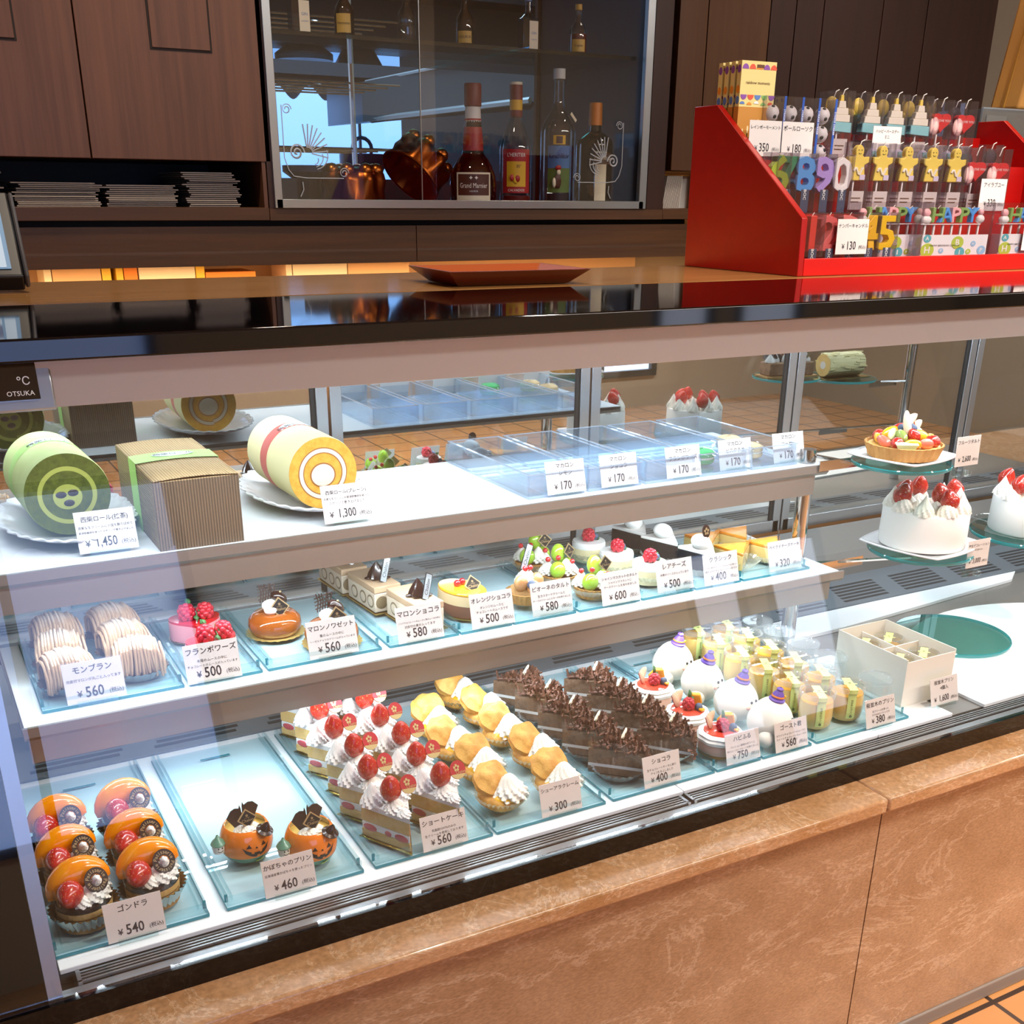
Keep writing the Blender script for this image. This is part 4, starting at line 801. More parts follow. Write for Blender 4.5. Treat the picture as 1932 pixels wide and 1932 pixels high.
# ------------------------------------------------------------------ strawberry shortcakes
mat('sticker_red', '#b8343c', .3); mat('sticker_gold', '#d8c58e', .3, .4); mat('straw_slice', '#c74a52', .3, coat=.3)
sc = thing('strawberry_shortcake', None, 'cake'); A, B, Cc = (-.026, .028), (.010, -.034), (.030, .028)
def tri(k, dx=0): cx, cyy = (A[0]+B[0]+Cc[0])/3, (A[1]+B[1]+Cc[1])/3; return [(cx+(p[0]-cx)*k+dx, cyy+(p[1]-cyy)*k) for p in (A, B, Cc)]
MB().use('gold_board').prism(tri(1.10), .0004, .0020).prism(tri(1.06), .0021, .0026).build('gold_board', sc, bevel=.0008)
sp = MB().use('sponge').prism(tri(1), .0027, .0115).prism(tri(1), .0195, .0340).use('cream_white').prism(tri(.985), .0116, .0194); sp.build('layered_sponge', sc, bevel=.001)
sl = MB().use('straw_slice')
for u, w_, hgt in ((.18, .010, .0065), (.55, .005, .0050), (.82, .010, .0065)):
    p = Vector(A).lerp(Vector(B), u); d = (Vector(B)-Vector(A)).normalized(); ang = math.atan2(d.y, d.x)
    sl.at((p.x, p.y, .0155), (0, 0, ang)).sph((0, 0, -.0012), (w_, .0011, hgt*.6), 12, 7)
for u in (.3, .7):
    p = Vector(B).lerp(Vector(Cc), u); d = (Vector(Cc)-Vector(B)).normalized(); sl.at((p.x, p.y, .0155), (0, 0, math.atan2(d.y, d.x))).sph((0, 0, 0), (.009, .0011, .0034), 12, 7)
sl.at().build('strawberry_slices', sc)
ct = MB().use('cream_white').prism(tri(1.01), .0341, .0395); rosette(ct, (-.015, .019, .0395), .0125, .024, 9, 2.0, peak=1.25); rosette(ct, (.016, .018, .0395), .013, .016, 9, 2); rosette(ct, (.004, -.006, .0395), .0125, .013, 9, 2); rosette(ct, (.008, -.022, .0395), .0075, .008, 8, 2); rosette(ct, (.001, .021, .0395), .010, .013, 8, 2); ct.build('whipped_cream', sc, bevel=0)
strawberry(MB(), (.001, .000, .0610), .0125, (.25, -.15, 0)).build('strawberry', sc)
st = MB().at((.0195, -.006, .0640), (-.5, 0, .1)); st.use('sticker_red').prism([(.0098*cos(a), .0098*sin(a)) for a in [2*pi*k/28 for k in range(28)]], -.0006, .0006, 'y')
st.use('sticker_gold').prism([(.0097*cos(a), .0097*sin(a)) for a in [-2.75+k*2.2/12 for k in range(13)]], -.0009, -.0007, 'y').text('✿', .0105, (-.0015, -.0011, .0022)).text('Chalon', .0042, (.0028, -.0011, -.0028)); st.at().build('round_pick', sc, smooth=False)
MB().use('cello').add([(A[0]-.0012, A[1], .003), (B[0]-.0006, B[1]-.0012, .003), (B[0]-.0006, B[1]-.0012, .046), (A[0]-.0012, A[1], .046), (Cc[0]+.001, Cc[1], .003), (Cc[0]+.001, Cc[1], .046)], [(0, 1, 2, 3), (1, 4, 5, 2)]).build('film_collar', sc, smooth=False)
sc.scale = (1.06, 1.0, 1.22)
lay(sc, [(c, r, (.417 if c == 0 else .483)+(0, -.004, .002, -.002, 0, .0)[r], .097+.0612*r+(.004 if c else 0), (-.04, .03, 0, .05, -.03, .02)[r], None) for r in range(6) for c in (0, 1) if not (r == 5 and c == 1)],
    'strawberry shortcake on gold board', ['row by the pumpkin tray', 'row by the cream puffs'], 'strawberry shortcake slices', ZTF)
# ------------------------------------------------------------------ cream puffs
mat('choux', '#c98a38', .55, noise=(30, .9, '#e8b860', (1, 1, 1)), bump=(90, .9)); mat('custard_yellow', '#f5bd1e', .3, coat=.3); clear('paper_cup', '#f4f8f4', f0=.08, body=.35, bodycol='#f1f1e4', mul=.8)
cp = thing('cream_puff', None, 'cream puff')
MB().use('paper_cup').lathe([(.018, .0004), (.030, .012), (.0375, .022)], 120, star=[.01, .04, .06], stn=30).build('paper_cup', cp)
def lump(p, k=.10, s=5): return p*(1+k*sin(s*p.x+1.3)*cos(s*p.y+.4)+k*.5*sin(2.1*s*p.z+3*p.x))
MB().use('choux').sph((0, 0, .016), (.0335, .0325, .0155), 26, 14, lambda p: lump(p, .05, 4)).build('choux_base', cp)
MB().use('custard_yellow').sph((.003, -.012, .0235), (.026, .021, .0075), 20, 10).build('custard', cp)
w_ = MB().use('cream'); rosette(w_, (.006, -.010, .022), .0255, .032, 11, 1.6, .13, peak=1.5, nu=88); w_.build('whipped_cream', cp)
ld = MB().use('choux').at((-.010, .013, .0395), (.62, -.22, .25)); ld.sph((0, 0, 0), (.0275, .0235, .0150), 30, 16, lambda p: lump(Vector((p.x, p.y, p.z if p.z > 0 else p.z*.35)), .12, 5)); ld.at().build('choux_lid', cp)
cp.scale = (.9, .9, .95)
lay(cp, [(0, 0, .572, .110, .1, None), (1, 0, .652, .106, -.3, None), (0, 1, .583, .188, -.25, None), (1, 1, .664, .186, .15, None), (0, 2, .575, .258, .2, None), (1, 2, .657, .262, -.1, None), (0, 3, .583, .330, -.3, None), (1, 3, .662, .332, .4, None), (1, 4, .655, .400, .1, None)],
    'cream puff in fluted cup', ['row by the shortcakes', 'row by the chocolate cakes'], 'cream puffs', ZTF)
# ------------------------------------------------------------------ chocolate shaving cakes
mat('choc_sponge', '#8a6a50', .85, noise=(60, .9, '#674a34', (1, 1, 1)), bump=(200, .6)); mat('shaving', '#5f3b2c', .5, noise=(60, .9, '#7d5340', (1, 1, 1))); mat('white_choc', '#efe8cd', .35)
ck = thing('chocolate_shaving_cake', None, 'cake')
q = MB(); q.use('silver_foil').lathe([(.001, .0003), (.026, .0004), (.038, .012)], 104, star=[0, .02, .05], stn=26); q.build('foil_cup', ck)
A2 = [(-.034, .026), (.022, -.036), (.038, .026)]
MB().use('choc_sponge').prism(A2, .001, .0100).use('cream_white').prism(A2, .0101, .0140).use('choc_sponge').prism(A2, .0141, .0335).build('layered_sponge', ck)
sh = MB().use('shaving'); R2 = random.Random(3)
def inside():
    while True:
        u, v = R2.random(), R2.random()
        if u+v < 1: return (A2[0][0]+(A2[1][0]-A2[0][0])*u+(A2[2][0]-A2[0][0])*v, A2[0][1]+(A2[1][1]-A2[0][1])*u+(A2[2][1]-A2[0][1])*v)
for k in range(170):
    x, y = inside(); a = R2.uniform(0, 6.3); L_ = R2.uniform(.004, .0095); r_ = R2.uniform(.0012, .0026); zz = .0345+R2.uniform(0, .006)
    if k % 3: sh.at((x, y, zz), (R2.uniform(-.5, .5), R2.uniform(-.5, .5), a)).lathe([(r_, -L_), (r_, L_)], 7, a0=.6, a1=5.6) if k % 2 else sh.at((x, y, zz), (1.57+R2.uniform(-.4, .4), R2.uniform(-.5, .5), a)).lathe([(r_, -L_), (r_*.8, L_)], 7, a0=.6, a1=5.2)
    else: sh.at((x, y, zz), (R2.uniform(-.8, .8), R2.uniform(-.8, .8), a)).cbox((0, 0, 0), (L_, .004, .0007))
for k in range(60):   # shavings pressed onto the tip and the right cut
    u = R2.uniform(.0, 1); p = Vector(A2[1]).lerp(Vector(A2[2]), u) if k % 3 else Vector(A2[1])+Vector((R2.uniform(-.006, .003), R2.uniform(-.001, .006)))
    sh.at((p.x+.001, p.y-.001, R2.uniform(.004, .033)), (R2.uniform(-1, 1), R2.uniform(-1, 1), R2.uniform(0, 6))).cbox((0, 0, 0), (.0065, .004, .0009))
sh.at().build('chocolate_shavings', ck, smooth=False)
MB().use('white_choc').tube([(.010+.010*sin(t), .010+.004*t, .0425+.0085*sin(t*1.1)) for t in [-1.0+k*.32 for k in range(9)]], [.0012, .0020, .0024, .0024, .0024, .0022, .002, .0016, .001], 7).build('white_chocolate_curl', ck)
MB().use('cello').add([(A2[0][0]-.001, A2[0][1], .001), (A2[1][0]-.001, A2[1][1]-.0015, .001), (A2[1][0]-.001, A2[1][1]-.0015, .044), (A2[0][0]-.001, A2[0][1], .044)], [(0, 1, 2, 3)]).build('film_sheet', ck, smooth=False)
ck.scale = (.99, .94, 1.1)
lay(ck, [(0, r, .752-.003*r, .113+.0625*r, .05-.03*r, None) for r in range(5)]+[(1, r, .838+.001*r, .125+.066*r, -.05+.04*r, None) for r in range(4)],
    'chocolate shaving cake slice', ['row by the cream puffs', 'row by the fruit-topped cakes'], 'chocolate shaving cake slices', ZTF)
# ------------------------------------------------------------------ fruit-topped pink cakes and ghost cakes
mat('mousse_pink', '#f0c3ae', .5); mat('jelly_red', '#e0503c', .15, coat=.7); mat('apple_flesh', '#f3d7b6', .4); mat('apple_skin', '#b5443c', .35); mat('mango', '#f3a81c', .2, coat=.5); mat('ghost_cream', '#f3efe3', .6); mat('blush', '#f0b7a2', .7); mat('hat_purple', '#6a4bb0', .4); mat('hat_orange', '#f08a35', .4); mat('tart_crust', '#b07a3e', .75, noise=(50, .8, '#c99552', (1, 1, 1)))
def apple_fan(b, c, n, L_, rot, w=.0034):
    M0 = Matrix.Translation(c) @ Matrix.Rotation(rot[2], 4, 'Z') @ Matrix.Rotation(rot[0], 4, 'X')
    for k in range(n):
        a = (k-(n-1)/2)*.17; b.M = M0 @ Matrix.Rotation(a, 4, 'Y') @ Matrix.Translation((0, .0012*k, L_*.5))
        b.use('apple_flesh').sph((0, 0, 0), (w*.72, .0012, L_*.5), 8, 7); b.use('apple_skin').tube([(-w*.72+.0002, 0, -L_*.4), (-w*.78, 0, 0), (-w*.6, 0, L_*.44)], .0007, 5)
    return b.at()
def leaf(b, c, rot, L_=.010, w=.004):
    b.use('leaf').at(c, rot); b.grid(lambda u, v: ((v-.5)*2*w*sin(pi*min(1, u*.96+.02)), 0.0012*abs(v-.5)*4-.0012*sin(pi*u)*2, u*L_), 8, 4); return b.at()
hp = thing('fruit_mousse_cake', None, 'cake')
MB().use('tart_crust').cyl(.030, .0004, .004, 30).use('mousse_pink').lathe([(.0295, .0041), (.0305, .006), (.0305, .017), (.029, .019)], 34).build('mousse_base', hp)
MB().use('cream_white').at((0, 0, 0)).lathe([(.029, .018), (.0325, .020), (.0330, .024), (.0305, .0265), (.0312, .029), (.028, .0315), (.024, .0315), (.0235, .029)], 60, star=[0, .025, .03, .02, .025, .03, .02, 0], stn=9).build('cream_ring', hp)
MB().use('jelly_red').lathe([(.0245, .0285), (.0235, .0325), (.016, .0340), (.001, .0345)], 30).build('jelly_top', hp)
apple_fan(MB(), (-.011, .006, .033), 6, .026, (-.1, 0, .1), .006).build('apple_fan', hp)
raspberry(MB(), (-.003, -.006, .0425), .0088).build('raspberry', hp)
MB().use('blueberry').sph((.0105, -.012, .0385), .0058, 14, 9).lathe([(.001, 0), (.0001, .0001)], 6).build('blueberry', hp)
MB().use('mango').at((.012, .004, .0435), (.2, .55, -.3)).prism([(-.011, -.009), (.010, -.008), (.013, .003), (.002, .013), (-.009, .007)], -.004, .004, 'y').at((.013, -.017, .036), (.3, .2, .6)).cbox((0, 0, 0), (.012, .007, .004)).at().build('orange_segment', hp, bevel=.0025)
leaf(leaf(MB(), (.002, .000, .0475), (-.1, .1, .2), .013, .004), (.003, -.002, .046), (-.5, 1.1, 0), .010, .003).build('leaves', hp, solid=.0004)
lay(hp, [(0, 0, .914, .104, .05, None), (0, 1, .914, .180, -.1, None), (0, 2, .920, .275, .15, None)], 'pink mousse cake topped with fruit', ['tray by the chocolate cakes'], 'fruit-topped mousse cakes', ZTF)
gh = thing('ghost_cake', None, 'cake')
def gfn(p):
    z = p.z; k = 1.0
    if z < -.2: k = 1+.10*(-z-.2)
    return Vector((p.x*k*(1-.16*max(0, z)), p.y*k*(1-.16*max(0, z)), max(z, -.62)))
bb = MB().use('ghost_cream').sph((0, 0, .0275), (.0305, .0295, .0310), 26, 18, gfn)
bb.sph((-.022, -.016, .012), (.011, .011, .0115), 14, 9).build('ghost_body', gh)
fa = MB(); FD = -1.25
def gp(a, z, off): 
    zz = (z-.0275)/.031; r = .0298*math.sqrt(max(0, 1-zz*zz))*(1-.16*max(0, zz))+off; return (r*cos(a), r*sin(a), z)
for da in (-.17, .17): fa.use('black_paint').sph(gp(FD+da, .034, .0004), (.0017, .0017, .0021), 10, 6)
for da in (-.36, .36): fa.use('blush').sph(gp(FD+da, .0275, -.0006), (.0030, .0022, .0030), 10, 6)
fa.use('black_paint').tube([gp(FD+t*.24, .0245+.0026*abs(t)+.0008*(1 if i % 2 else -1), .0004) for i, t in enumerate([-1+k*.25 for k in range(9)])], .0010, 5).build('face', gh)
hb = MB().use('hat_purple').at((.004, -.004, .0565), (.12, .15, 0)).lathe([(.001, -.0012), (.0104, -.001), (.0108, .0008), (.0085, .0022), (.0082, .0042)], 20).use('hat_orange').lathe([(.0086, .0042), (.0088, .0052), (.0080, .0066)], 20).use('hat_purple').lathe([(.0078, .0066), (.0060, .0098), (.0040, .0125), (.0046, .0150), (.0030, .0168), (.001, .0172)], 20).use('label_yellow').sph((.006, -.006, .0062), .0020, 8, 6); hb.at().build('witch_hat', gh)
gh.scale = (1.1, 1.08, 1.1)
lay(gh, [(0, 0, .999, .100, .1, None), (0, 1, .998, .174, -.05, None), (0, 2, .998, .254, .05, None), (0, 3, 1.002, .335, .0, None)], 'white ghost cake with purple hat', ['tray by the pudding cups'], 'white ghost cakes', ZTF)
# ------------------------------------------------------------------ pudding cups
mat('pudding', '#f7c264', .35, noise=(6, .3, '#f9cd7c', (1, 1, 1))); mat('pudding_top', '#f2ac36', .2, coat=.4); mat('band_green', '#dfe88f', .6); mat('pale_lid', '#e9eef0', .4); clear('cup_clear', '#fbfdfc', f0=.05, mul=.9); clear('cup_milk', '#eef3f4', f0=.07, mul=.9, body=.22, bodycol='#f4f8fa')
pd = thing('pudding_cup', None, 'pudding')
MB().use('pudding').lathe([(.001, .0012), (.0185, .0013), (.0228, .006), (.0243, .018), (.0240, .034), (.0232, .041)], 30).use('pudding_top').lathe([(.0232, .041), (.0228, .0418), (.001, .042)], 30).build('custard', pd)
MB().use('cup_clear').lathe([(.0190, .0004), (.0237, .005), (.0251, .018), (.0247, .034), (.0240, .045), (.0248, .049)], 30).build('plastic_cup', pd)
MB().use('cup_milk').lathe([(.0262, .0475), (.0266, .0495), (.0262, .0545), (.0235, .0552)], 34).use('cup_clear').lathe([(.0235, .0552), (.0225, .0535), (.001, .0538)], 34).build('clear_lid', pd)
def bprof(u):   # up the cup wall, round the lid rim and half across the lid
    P_ = [(.0245, .008), (.0256, .018), (.0252, .034), (.0248, .045), (.0270, .0490), (.0268, .0548), (.0240, .0558), (.004, .0558), (-.016, .0558)]
    f = u*(len(P_)-1); i = min(int(f), len(P_)-2); f -= i; return (P_[i][0]+(P_[i+1][0]-P_[i][0])*f, P_[i][1]+(P_[i+1][1]-P_[i][1])*f)
bd = MB().use('band_green').grid(lambda u, v: (-.0062+.0124*v, -bprof(u)[0]+(.0010 if u < .6 else 0)*(abs(v-.5)*2)**2, bprof(u)[1]), 16, 4)
bd.use('ink'); 
for i, ch in enumerate('桜並木のプリン'): bd.text(ch, .0036, (.0, -.0262, .0375-.0037*i))
bd.text('✿', .0055, (0, -.0262, .0125)).text('⚘', .008, (0, -.004, .0562), (0, 0, 0)); bd.build('paper_band', pd, smooth=False)
MB().use('band_green').at((0, -.006, .0559)).prism([(.0095*cos(a)*(1+.18*cos(5*a)), .0035*sin(a)) for a in [2*pi*k/40 for k in range(40)]], 0, .0002).build('flower_seal', pd, smooth=False)
lay(pd, [(c, r, (1.0885 if c == 0 else 1.148), (.103, .161, .2185, .276, .3335, .387)[r], (-.48, -.42, -.5, -.38, -.45, -.4)[r], None) for r in range(6) for c in (0, 1)], 'yellow pudding cup with green band', ['row by the ghost cakes', 'row by the empty cups'], 'pudding cups', ZTF)
ec = thing('empty_cup', None, 'cup'); MB().use('cup_milk').lathe([(.0190, .0004), (.0237, .005), (.0251, .018), (.0247, .034), (.0240, .045), (.0262, .0475), (.0262, .049)], 30).build('cup_wall', ec)
MB().use('cup_milk').lathe([(.001, .0495), (.0255, .0496), (.0262, .052)], 30).build('lid', ec)
lay(ec, [(0, r, 1.2065, (.106, .200, .262, .320, .375)[r], 0, None) for r in range(5)], 'empty clear cup with frosted lid', ['row behind the pudding cups'], 'empty clear cups', ZTF)
# white gift box with four puddings
mat('box_card', '#efeade', .6); mat('kraft_in', '#d9c9a8', .7)
bx = thing('gift_box', 'open white cardboard gift box with cross divider holding four puddings', 'box', (1.305, .163, ZD), 0)
w, l, h = .052, .072, .078
k = MB().use('box_card').box((-w, -l, 0), (w, l, .0012)); k.box((-w, -l, .0013), (-w+.0013, l, h)).box((w-.0013, -l, .0013), (w, l, h)).box((-w+.0014, l-.0013, .0013), (w-.0014, l, h)).box((-w+.0014, -l, .0013), (w-.0014, -l+.0013, h-.004)); k.build('carton', bx, smooth=False)
MB().use('box_card').box((-.0008, -l+.0015, .002), (.0008, l-.0015, h-.012)).box((-w+.0015, -.0008, .002), (-.0009, .0008, h-.012)).box((.0009, -.0008, .002), (w-.0015, .0008, h-.012)).build('divider', bx, smooth=False)
for x, y, n in ((-.026, -.036, 'pudding in the gift box, front compartment on the pudding tray side'), (.026, -.036, 'pudding in the gift box, front compartment on the bare deck side'), (-.026, .036, 'pudding in the gift box, rear compartment on the pudding tray side'), (.026, .036, 'pudding in the gift box, rear compartment on the bare deck side')):
    dup(pd, (1.305+x, .163+y+.002, ZD+.0018), -.9, n, 'pudding cups in the gift box', (.92, .92, 1.14))
# ------------------------------------------------------------------ glass disc stands with whole cakes
clear('disc_glass', '#e2f4f2', f0=.06, mul=.9); clear('disc_edge', '#3fc0c4', f0=.08, mul=.9, body=.6, bodycol='#1fb4bc'); mat('plate_white', '#f0eff0', .15, coat=.4)
sd = thing('glass_disc_shelf', None, None); sd.parent = case
def disc(par, c, r, arm=None):
    MB().use('disc_glass').at(c).cyl(r, 0, .0012, 48).cyl(r-.0005, .0055, .0062, 48).use('disc_edge').lathe([(r, .0002), (r+.0012, .002), (r+.0012, .0048), (r, .006)], 48).build('glass_disc', par)
    if arm: MB().use('chrome').tube([arm, (c[0]-r*.2, c[1]+.0, c[2]-.008), (c[0], c[1], c[2]-.008)], .003, 6).cbox(((arm[0]*2+c[0])/3, (arm[1]*2+c[1])/3, (arm[2]*2+c[2])/3-.008), (.10, .003, .016)).at((c[0], c[1], c[2]-.009)).cyl(.02, 0, .0085, 16).build('arm', par)
T1 = (1.382, .275, .8985); T2 = (1.458, .275, .744); T3 = (1.545, .27, .5805)
disc(sd, T1, .077, (UP[0]+.013, UP[1]+.012, .905)); disc(sd, T2, .085, (UP[0]+.013, UP[1]+.012, .722))
bd_ = thing('glass_disc', 'round teal-edged glass disc lying on the deck behind the white gift box', 'glass disc', (0, 0, 0)); disc(bd_, (1.56, .262, .5748), .098)
def plate_sq(name, label, c, s, rz=.2):
    def fn(u, v):
        x, y = (u-.5)*2, (v-.5)*2; e = max(abs(x), abs(y)); k = 1-.10*(x*x*y*y)*-1.2; return (x*s*(1-.12*(y*y))*1.0, y*s*(1-.12*(x*x)), .004+.010*max(0, e-.62)**1.4*2.6)
    o = MB().use('plate_white').grid(fn, 24, 24).build(name, solid=.003); o.location = c; o.rotation_euler = (0, 0, rz); tag(o, label, 'plate'); return o
plate_sq('square_plate', 'white square plate under the fruit tart', (T1[0], T1[1], T1[2]+.0065), .069)
plate_sq('square_plate', 'white square plate under the whole strawberry cream cake', (T2[0], T2[1], T2[2]+.0065), .082)
# fruit tart
mat('melon', '#d9dfa0', .3, coat=.4); mat('kiwi', '#8a9a4a', .3, coat=.4); mat('pink_fruit', '#e0705a', .25, coat=.5)
ft = thing('fruit_tart', 'large round fruit tart with fluted crust on a white square plate', 'tart', (T1[0], T1[1], T1[2]+.0140))
MB().use('tart_crust').lathe([(.001, 0), (.054, .0004), (.062, .022), (.0595, .0225), (.056, .012), (.001, .012)], 132, star=[0, .022, .022, .01, 0, 0], stn=33).build('crust', ft)
MB().use('pale_custard').cyl(.0565, .012, .019, 36).build('custard', ft)
R3 = random.Random(11)
fr = MB()
for k in range(11):
    a = 2*pi*k/11+.2; r = .043; fr = cutp(strawberry(fr, (r*cos(a), r*sin(a), .028), .0105, (1.2, 0, a-pi/2)), 'strawberry', ft) if k % 3 == 0 else fr
    if k % 3 == 1: fr = cutp(fr.use('mango').at((r*cos(a), r*sin(a), .028), (.3, .1, a+1.57)).sph((0, 0, 0), (.015, .006, .008), 12, 8), 'orange_segment', ft)
    if k % 3 == 2: fr = cutp(fr.use('pink_fruit').at((r*cos(a), r*sin(a), .027), (.2, .2, a+1.57)).sph((0, 0, 0), (.017, .007, .009), 12, 8), 'grapefruit_segment', ft)
for k in range(8):
    a = 2*pi*k/8+.5; r = .024; m_ = ('melon', 'strawberry', 'mango', 'melon', 'kiwi', 'strawberry', 'mango', 'melon')[k]
    if m_ == 'strawberry': fr = cutp(strawberry(fr, (r*cos(a), r*sin(a), .038), .0105, (.6, 0, a)), 'strawberry', ft)
    else: fr = cutp(fr.use(m_).at((r*cos(a), r*sin(a), .036), (.5*sin(a), .3, a+.8)).sph((0, 0, 0), (.016, .006, .009), 12, 8), {'mango': 'orange_segment'}.get(m_, m_+'_slice'), ft)
for x, y in ((.004, -.012), (.012, .0), (-.006, .006)): fr = cutp(fr.use('blueberry').sph((x, y, .046), .0055, 10, 7), 'blueberry', ft)
fr.use('melon').at((-.036, -.038, .030), (.3, .0, -.5)).prism([(-.018, 0), (.018, 0), (.013, -.009), (0, -.012), (-.013, -.009)][::-1], -.005, .005, 'y'); fr = cutp(fr, 'melon_slice', ft)
fr.use('apple_flesh').at((-.010, -.010, .052), (-.1, -.2, .2)).sph((0, 0, 0), (.008, .006, .025), 12, 10); fr = cutp(fr, 'pear_slice', ft); fr = cutp(apple_fan(fr, (.016, .004, .043), 6, .024, (.1, 0, -.2), .006), 'apple_fan', ft); apple_fan(fr, (.030, .002, .036), 5, .020, (.0, 0, -.3), .005)
ft.scale = (.97,)*3; fr.build('apple_fan', ft)
# whole strawberry cream cakes
def cream_cake(label, c, s=1, rz=0):
    t = thing('strawberry_cream_cake', label, 'cake', c, rz); t.scale = (s,)*3
    MB().use('cream_white').lathe([(.001, 0), (.070, .0004), (.0715, .004), (.0705, .058), (.0690, .0615), (.001, .062)], 48).build('cream_body', t)
    p = MB().use('cream')
    for k in range(9): a = 2*pi*k/9+.1; p = cutp(rosette(p, (.055*cos(a), .055*sin(a), .0615), .0165, .034, 10, 1.0, .12, peak=1.1, nu=40), 'cream_peak', t); p.use('cream')
    for k in range(6): a = 2*pi*k/6; p = cutp(rosette(p, (.028*cos(a), .028*sin(a), .0615), .015, .018, 9, 1.5), 'cream_peak', t); p.use('cream')
    q_ = MB()
    for a, r, hgt in ((-1.9, .050, .086), (-1.45, .020, .088), (-.3, .055, .088), (.9, .045, .088), (2.0, .040, .088), (2.75, .052, .088)): q_ = cutp(strawberry(q_, (r*cos(a), r*sin(a), hgt), .0155, (.3*sin(a), -.3*cos(a), 0)), 'strawberry', t)
    return t
cream_cake('whole round cream cake with strawberries on the square plate beside the shelves', (T2[0], T2[1], T2[2]+.0150), .98, .2)
# second stand further along (seen in part and mirrored in the rear doors)
s2 = thing('glass_disc_shelf', None, None); s2.parent = case
MB().use('chrome').at((2.40, .364, 0)).cyl(.0125, .5686, .93).build('upright', s2)
U1 = (1.745, .285, .731); U2 = (2.20, .31, .845); U3 = (1.90, .33, .880)
disc(s2, U1, .098, (2.388, .364, .72)); disc(s2, U2, .095, (2.388, .364, .835))
cg = thing('round_plate', 'clear glass plate with thin ribs under the cream cake at the picture edge', 'plate', (U1[0], U1[1], U1[2]+.0066)); MB().use('acrylic').lathe([(.001, 0), (.06, .0004), (.098, .009), (.099, .0095), (.06, .0015), (.001, .001)], 64, star=[0, 0, .01, .01, 0, 0], stn=32).build('plate_rim', cg)
cream_cake('cream cake with strawberries cut off by the picture edge', (U1[0], U1[1], U1[2]+.0105), .98, 2.2)
mat('butter_cream', '#e8dca6', .55, bump=(60, .3, (1, 6, 6)))
lg = thing('log_cake', 'pale buttercream log cake on a gold board, mirrored in the rear doors', 'cake', (U2[0], U2[1], U2[2]+.0065), .05)
MB().use('gold_board').cbox((0, 0, .0008), (.15, .072, .0014)).build('gold_board', lg)
MB().use('butter_cream').at((0, 0, .032), (0, pi/2, 0)).lathe([(.0285, -.06), (.0305, -.057), (.0305, .057), (.0285, .06)], 48, star=[.02, .03, .03, .02], stn=17).use('sponge').cyl(.0284, .0601, .0606, 30).cyl(.0284, -.0606, -.0601, 30).use('cream').cyl(.010, .0607, .061, 20).cyl(.010, -.061, -.0607, 20).at().build('log_body', lg)
bk_ = MB().use('butter_cream'); R4 = random.Random(5)
for k in range(60): a = R4.uniform(-.3, pi+.3); x = R4.uniform(-.055, .055); bk_.at((x, .0312*cos(a), .032+.0312*sin(a)), (a-pi/2, 0, R4.uniform(-.2, .2))).cbox((0, 0, 0), (.018, .003, .0015))
bk_.at().build('bark_ridges', lg)
U3 = (1.995, .33, .862); disc(s2, U3, .085)
cl = thing('chocolate_board_cake', 'dark chocolate cake with white cream peaks on a brown board, mirrored in the rear doors', 'cake', (U3[0], U3[1], U3[2]+.0065), .15)
MB().use('sponge_brown').cbox((0, 0, .002), (.15, .06, .0036)).build('board', cl)
MB().use('choc_sponge').cbox((0, 0, .020), (.13, .048, .032)).build('cake_body', cl, bevel=.003)
q_ = MB().use('cream_white')
for k in range(6): q_ = cutp(rosette(q_.use('cream_white'), (-.055+.022*k, .004*(-1)**k, .0362), .012, .020, 8, 1.5, nu=28, nv=5), 'cream_peak', cl)
q_ = MB().use('choc')
for k in range(9): q_.at((-.058+.0145*k, -.008+.006*(k % 3), .048), (.4-.3*(k % 3), .5*(-1)**k, .7*k)).cbox((0, 0, 0), (.020, .0014, .016)); q_ = cutp(q_, 'chocolate_shard', cl, smooth=False).use('choc')
# ------------------------------------------------------------------ tart and cake price cards on clear clips
mat('clip_frame', '#d7dad6', .3)
for tl, smx, prx, px, py, y_, n in (('フルーツタルト', '', '2,600', 1822, 884, .20, 'price card reading 2,600 yen clipped beside the fruit tart'), ('苺生デコレーション', '4号 直径12cm', '3,000', 1841, 1074, .20, 'price card reading 3,000 yen clipped beside the whole cream cake')):
    p = aty(px, py, y_); o = price_card(tl, smx, prx, 0, 0, p.z, .052, n, tilt=.05, ratio=.88, hold=False, place=(p.x, y_))
    MB().use('acrylic').box((-.014, .002, -.012), (.004, .016, -.004)).at((-.012, .012, -.006), (1.2, 0, .5)).cyl(.009, -.004, .004, 14).at((.012, .006, -.010)).sph((0, 0, 0), (.008, .006, .006), 10, 6).build('clear_clip', o)
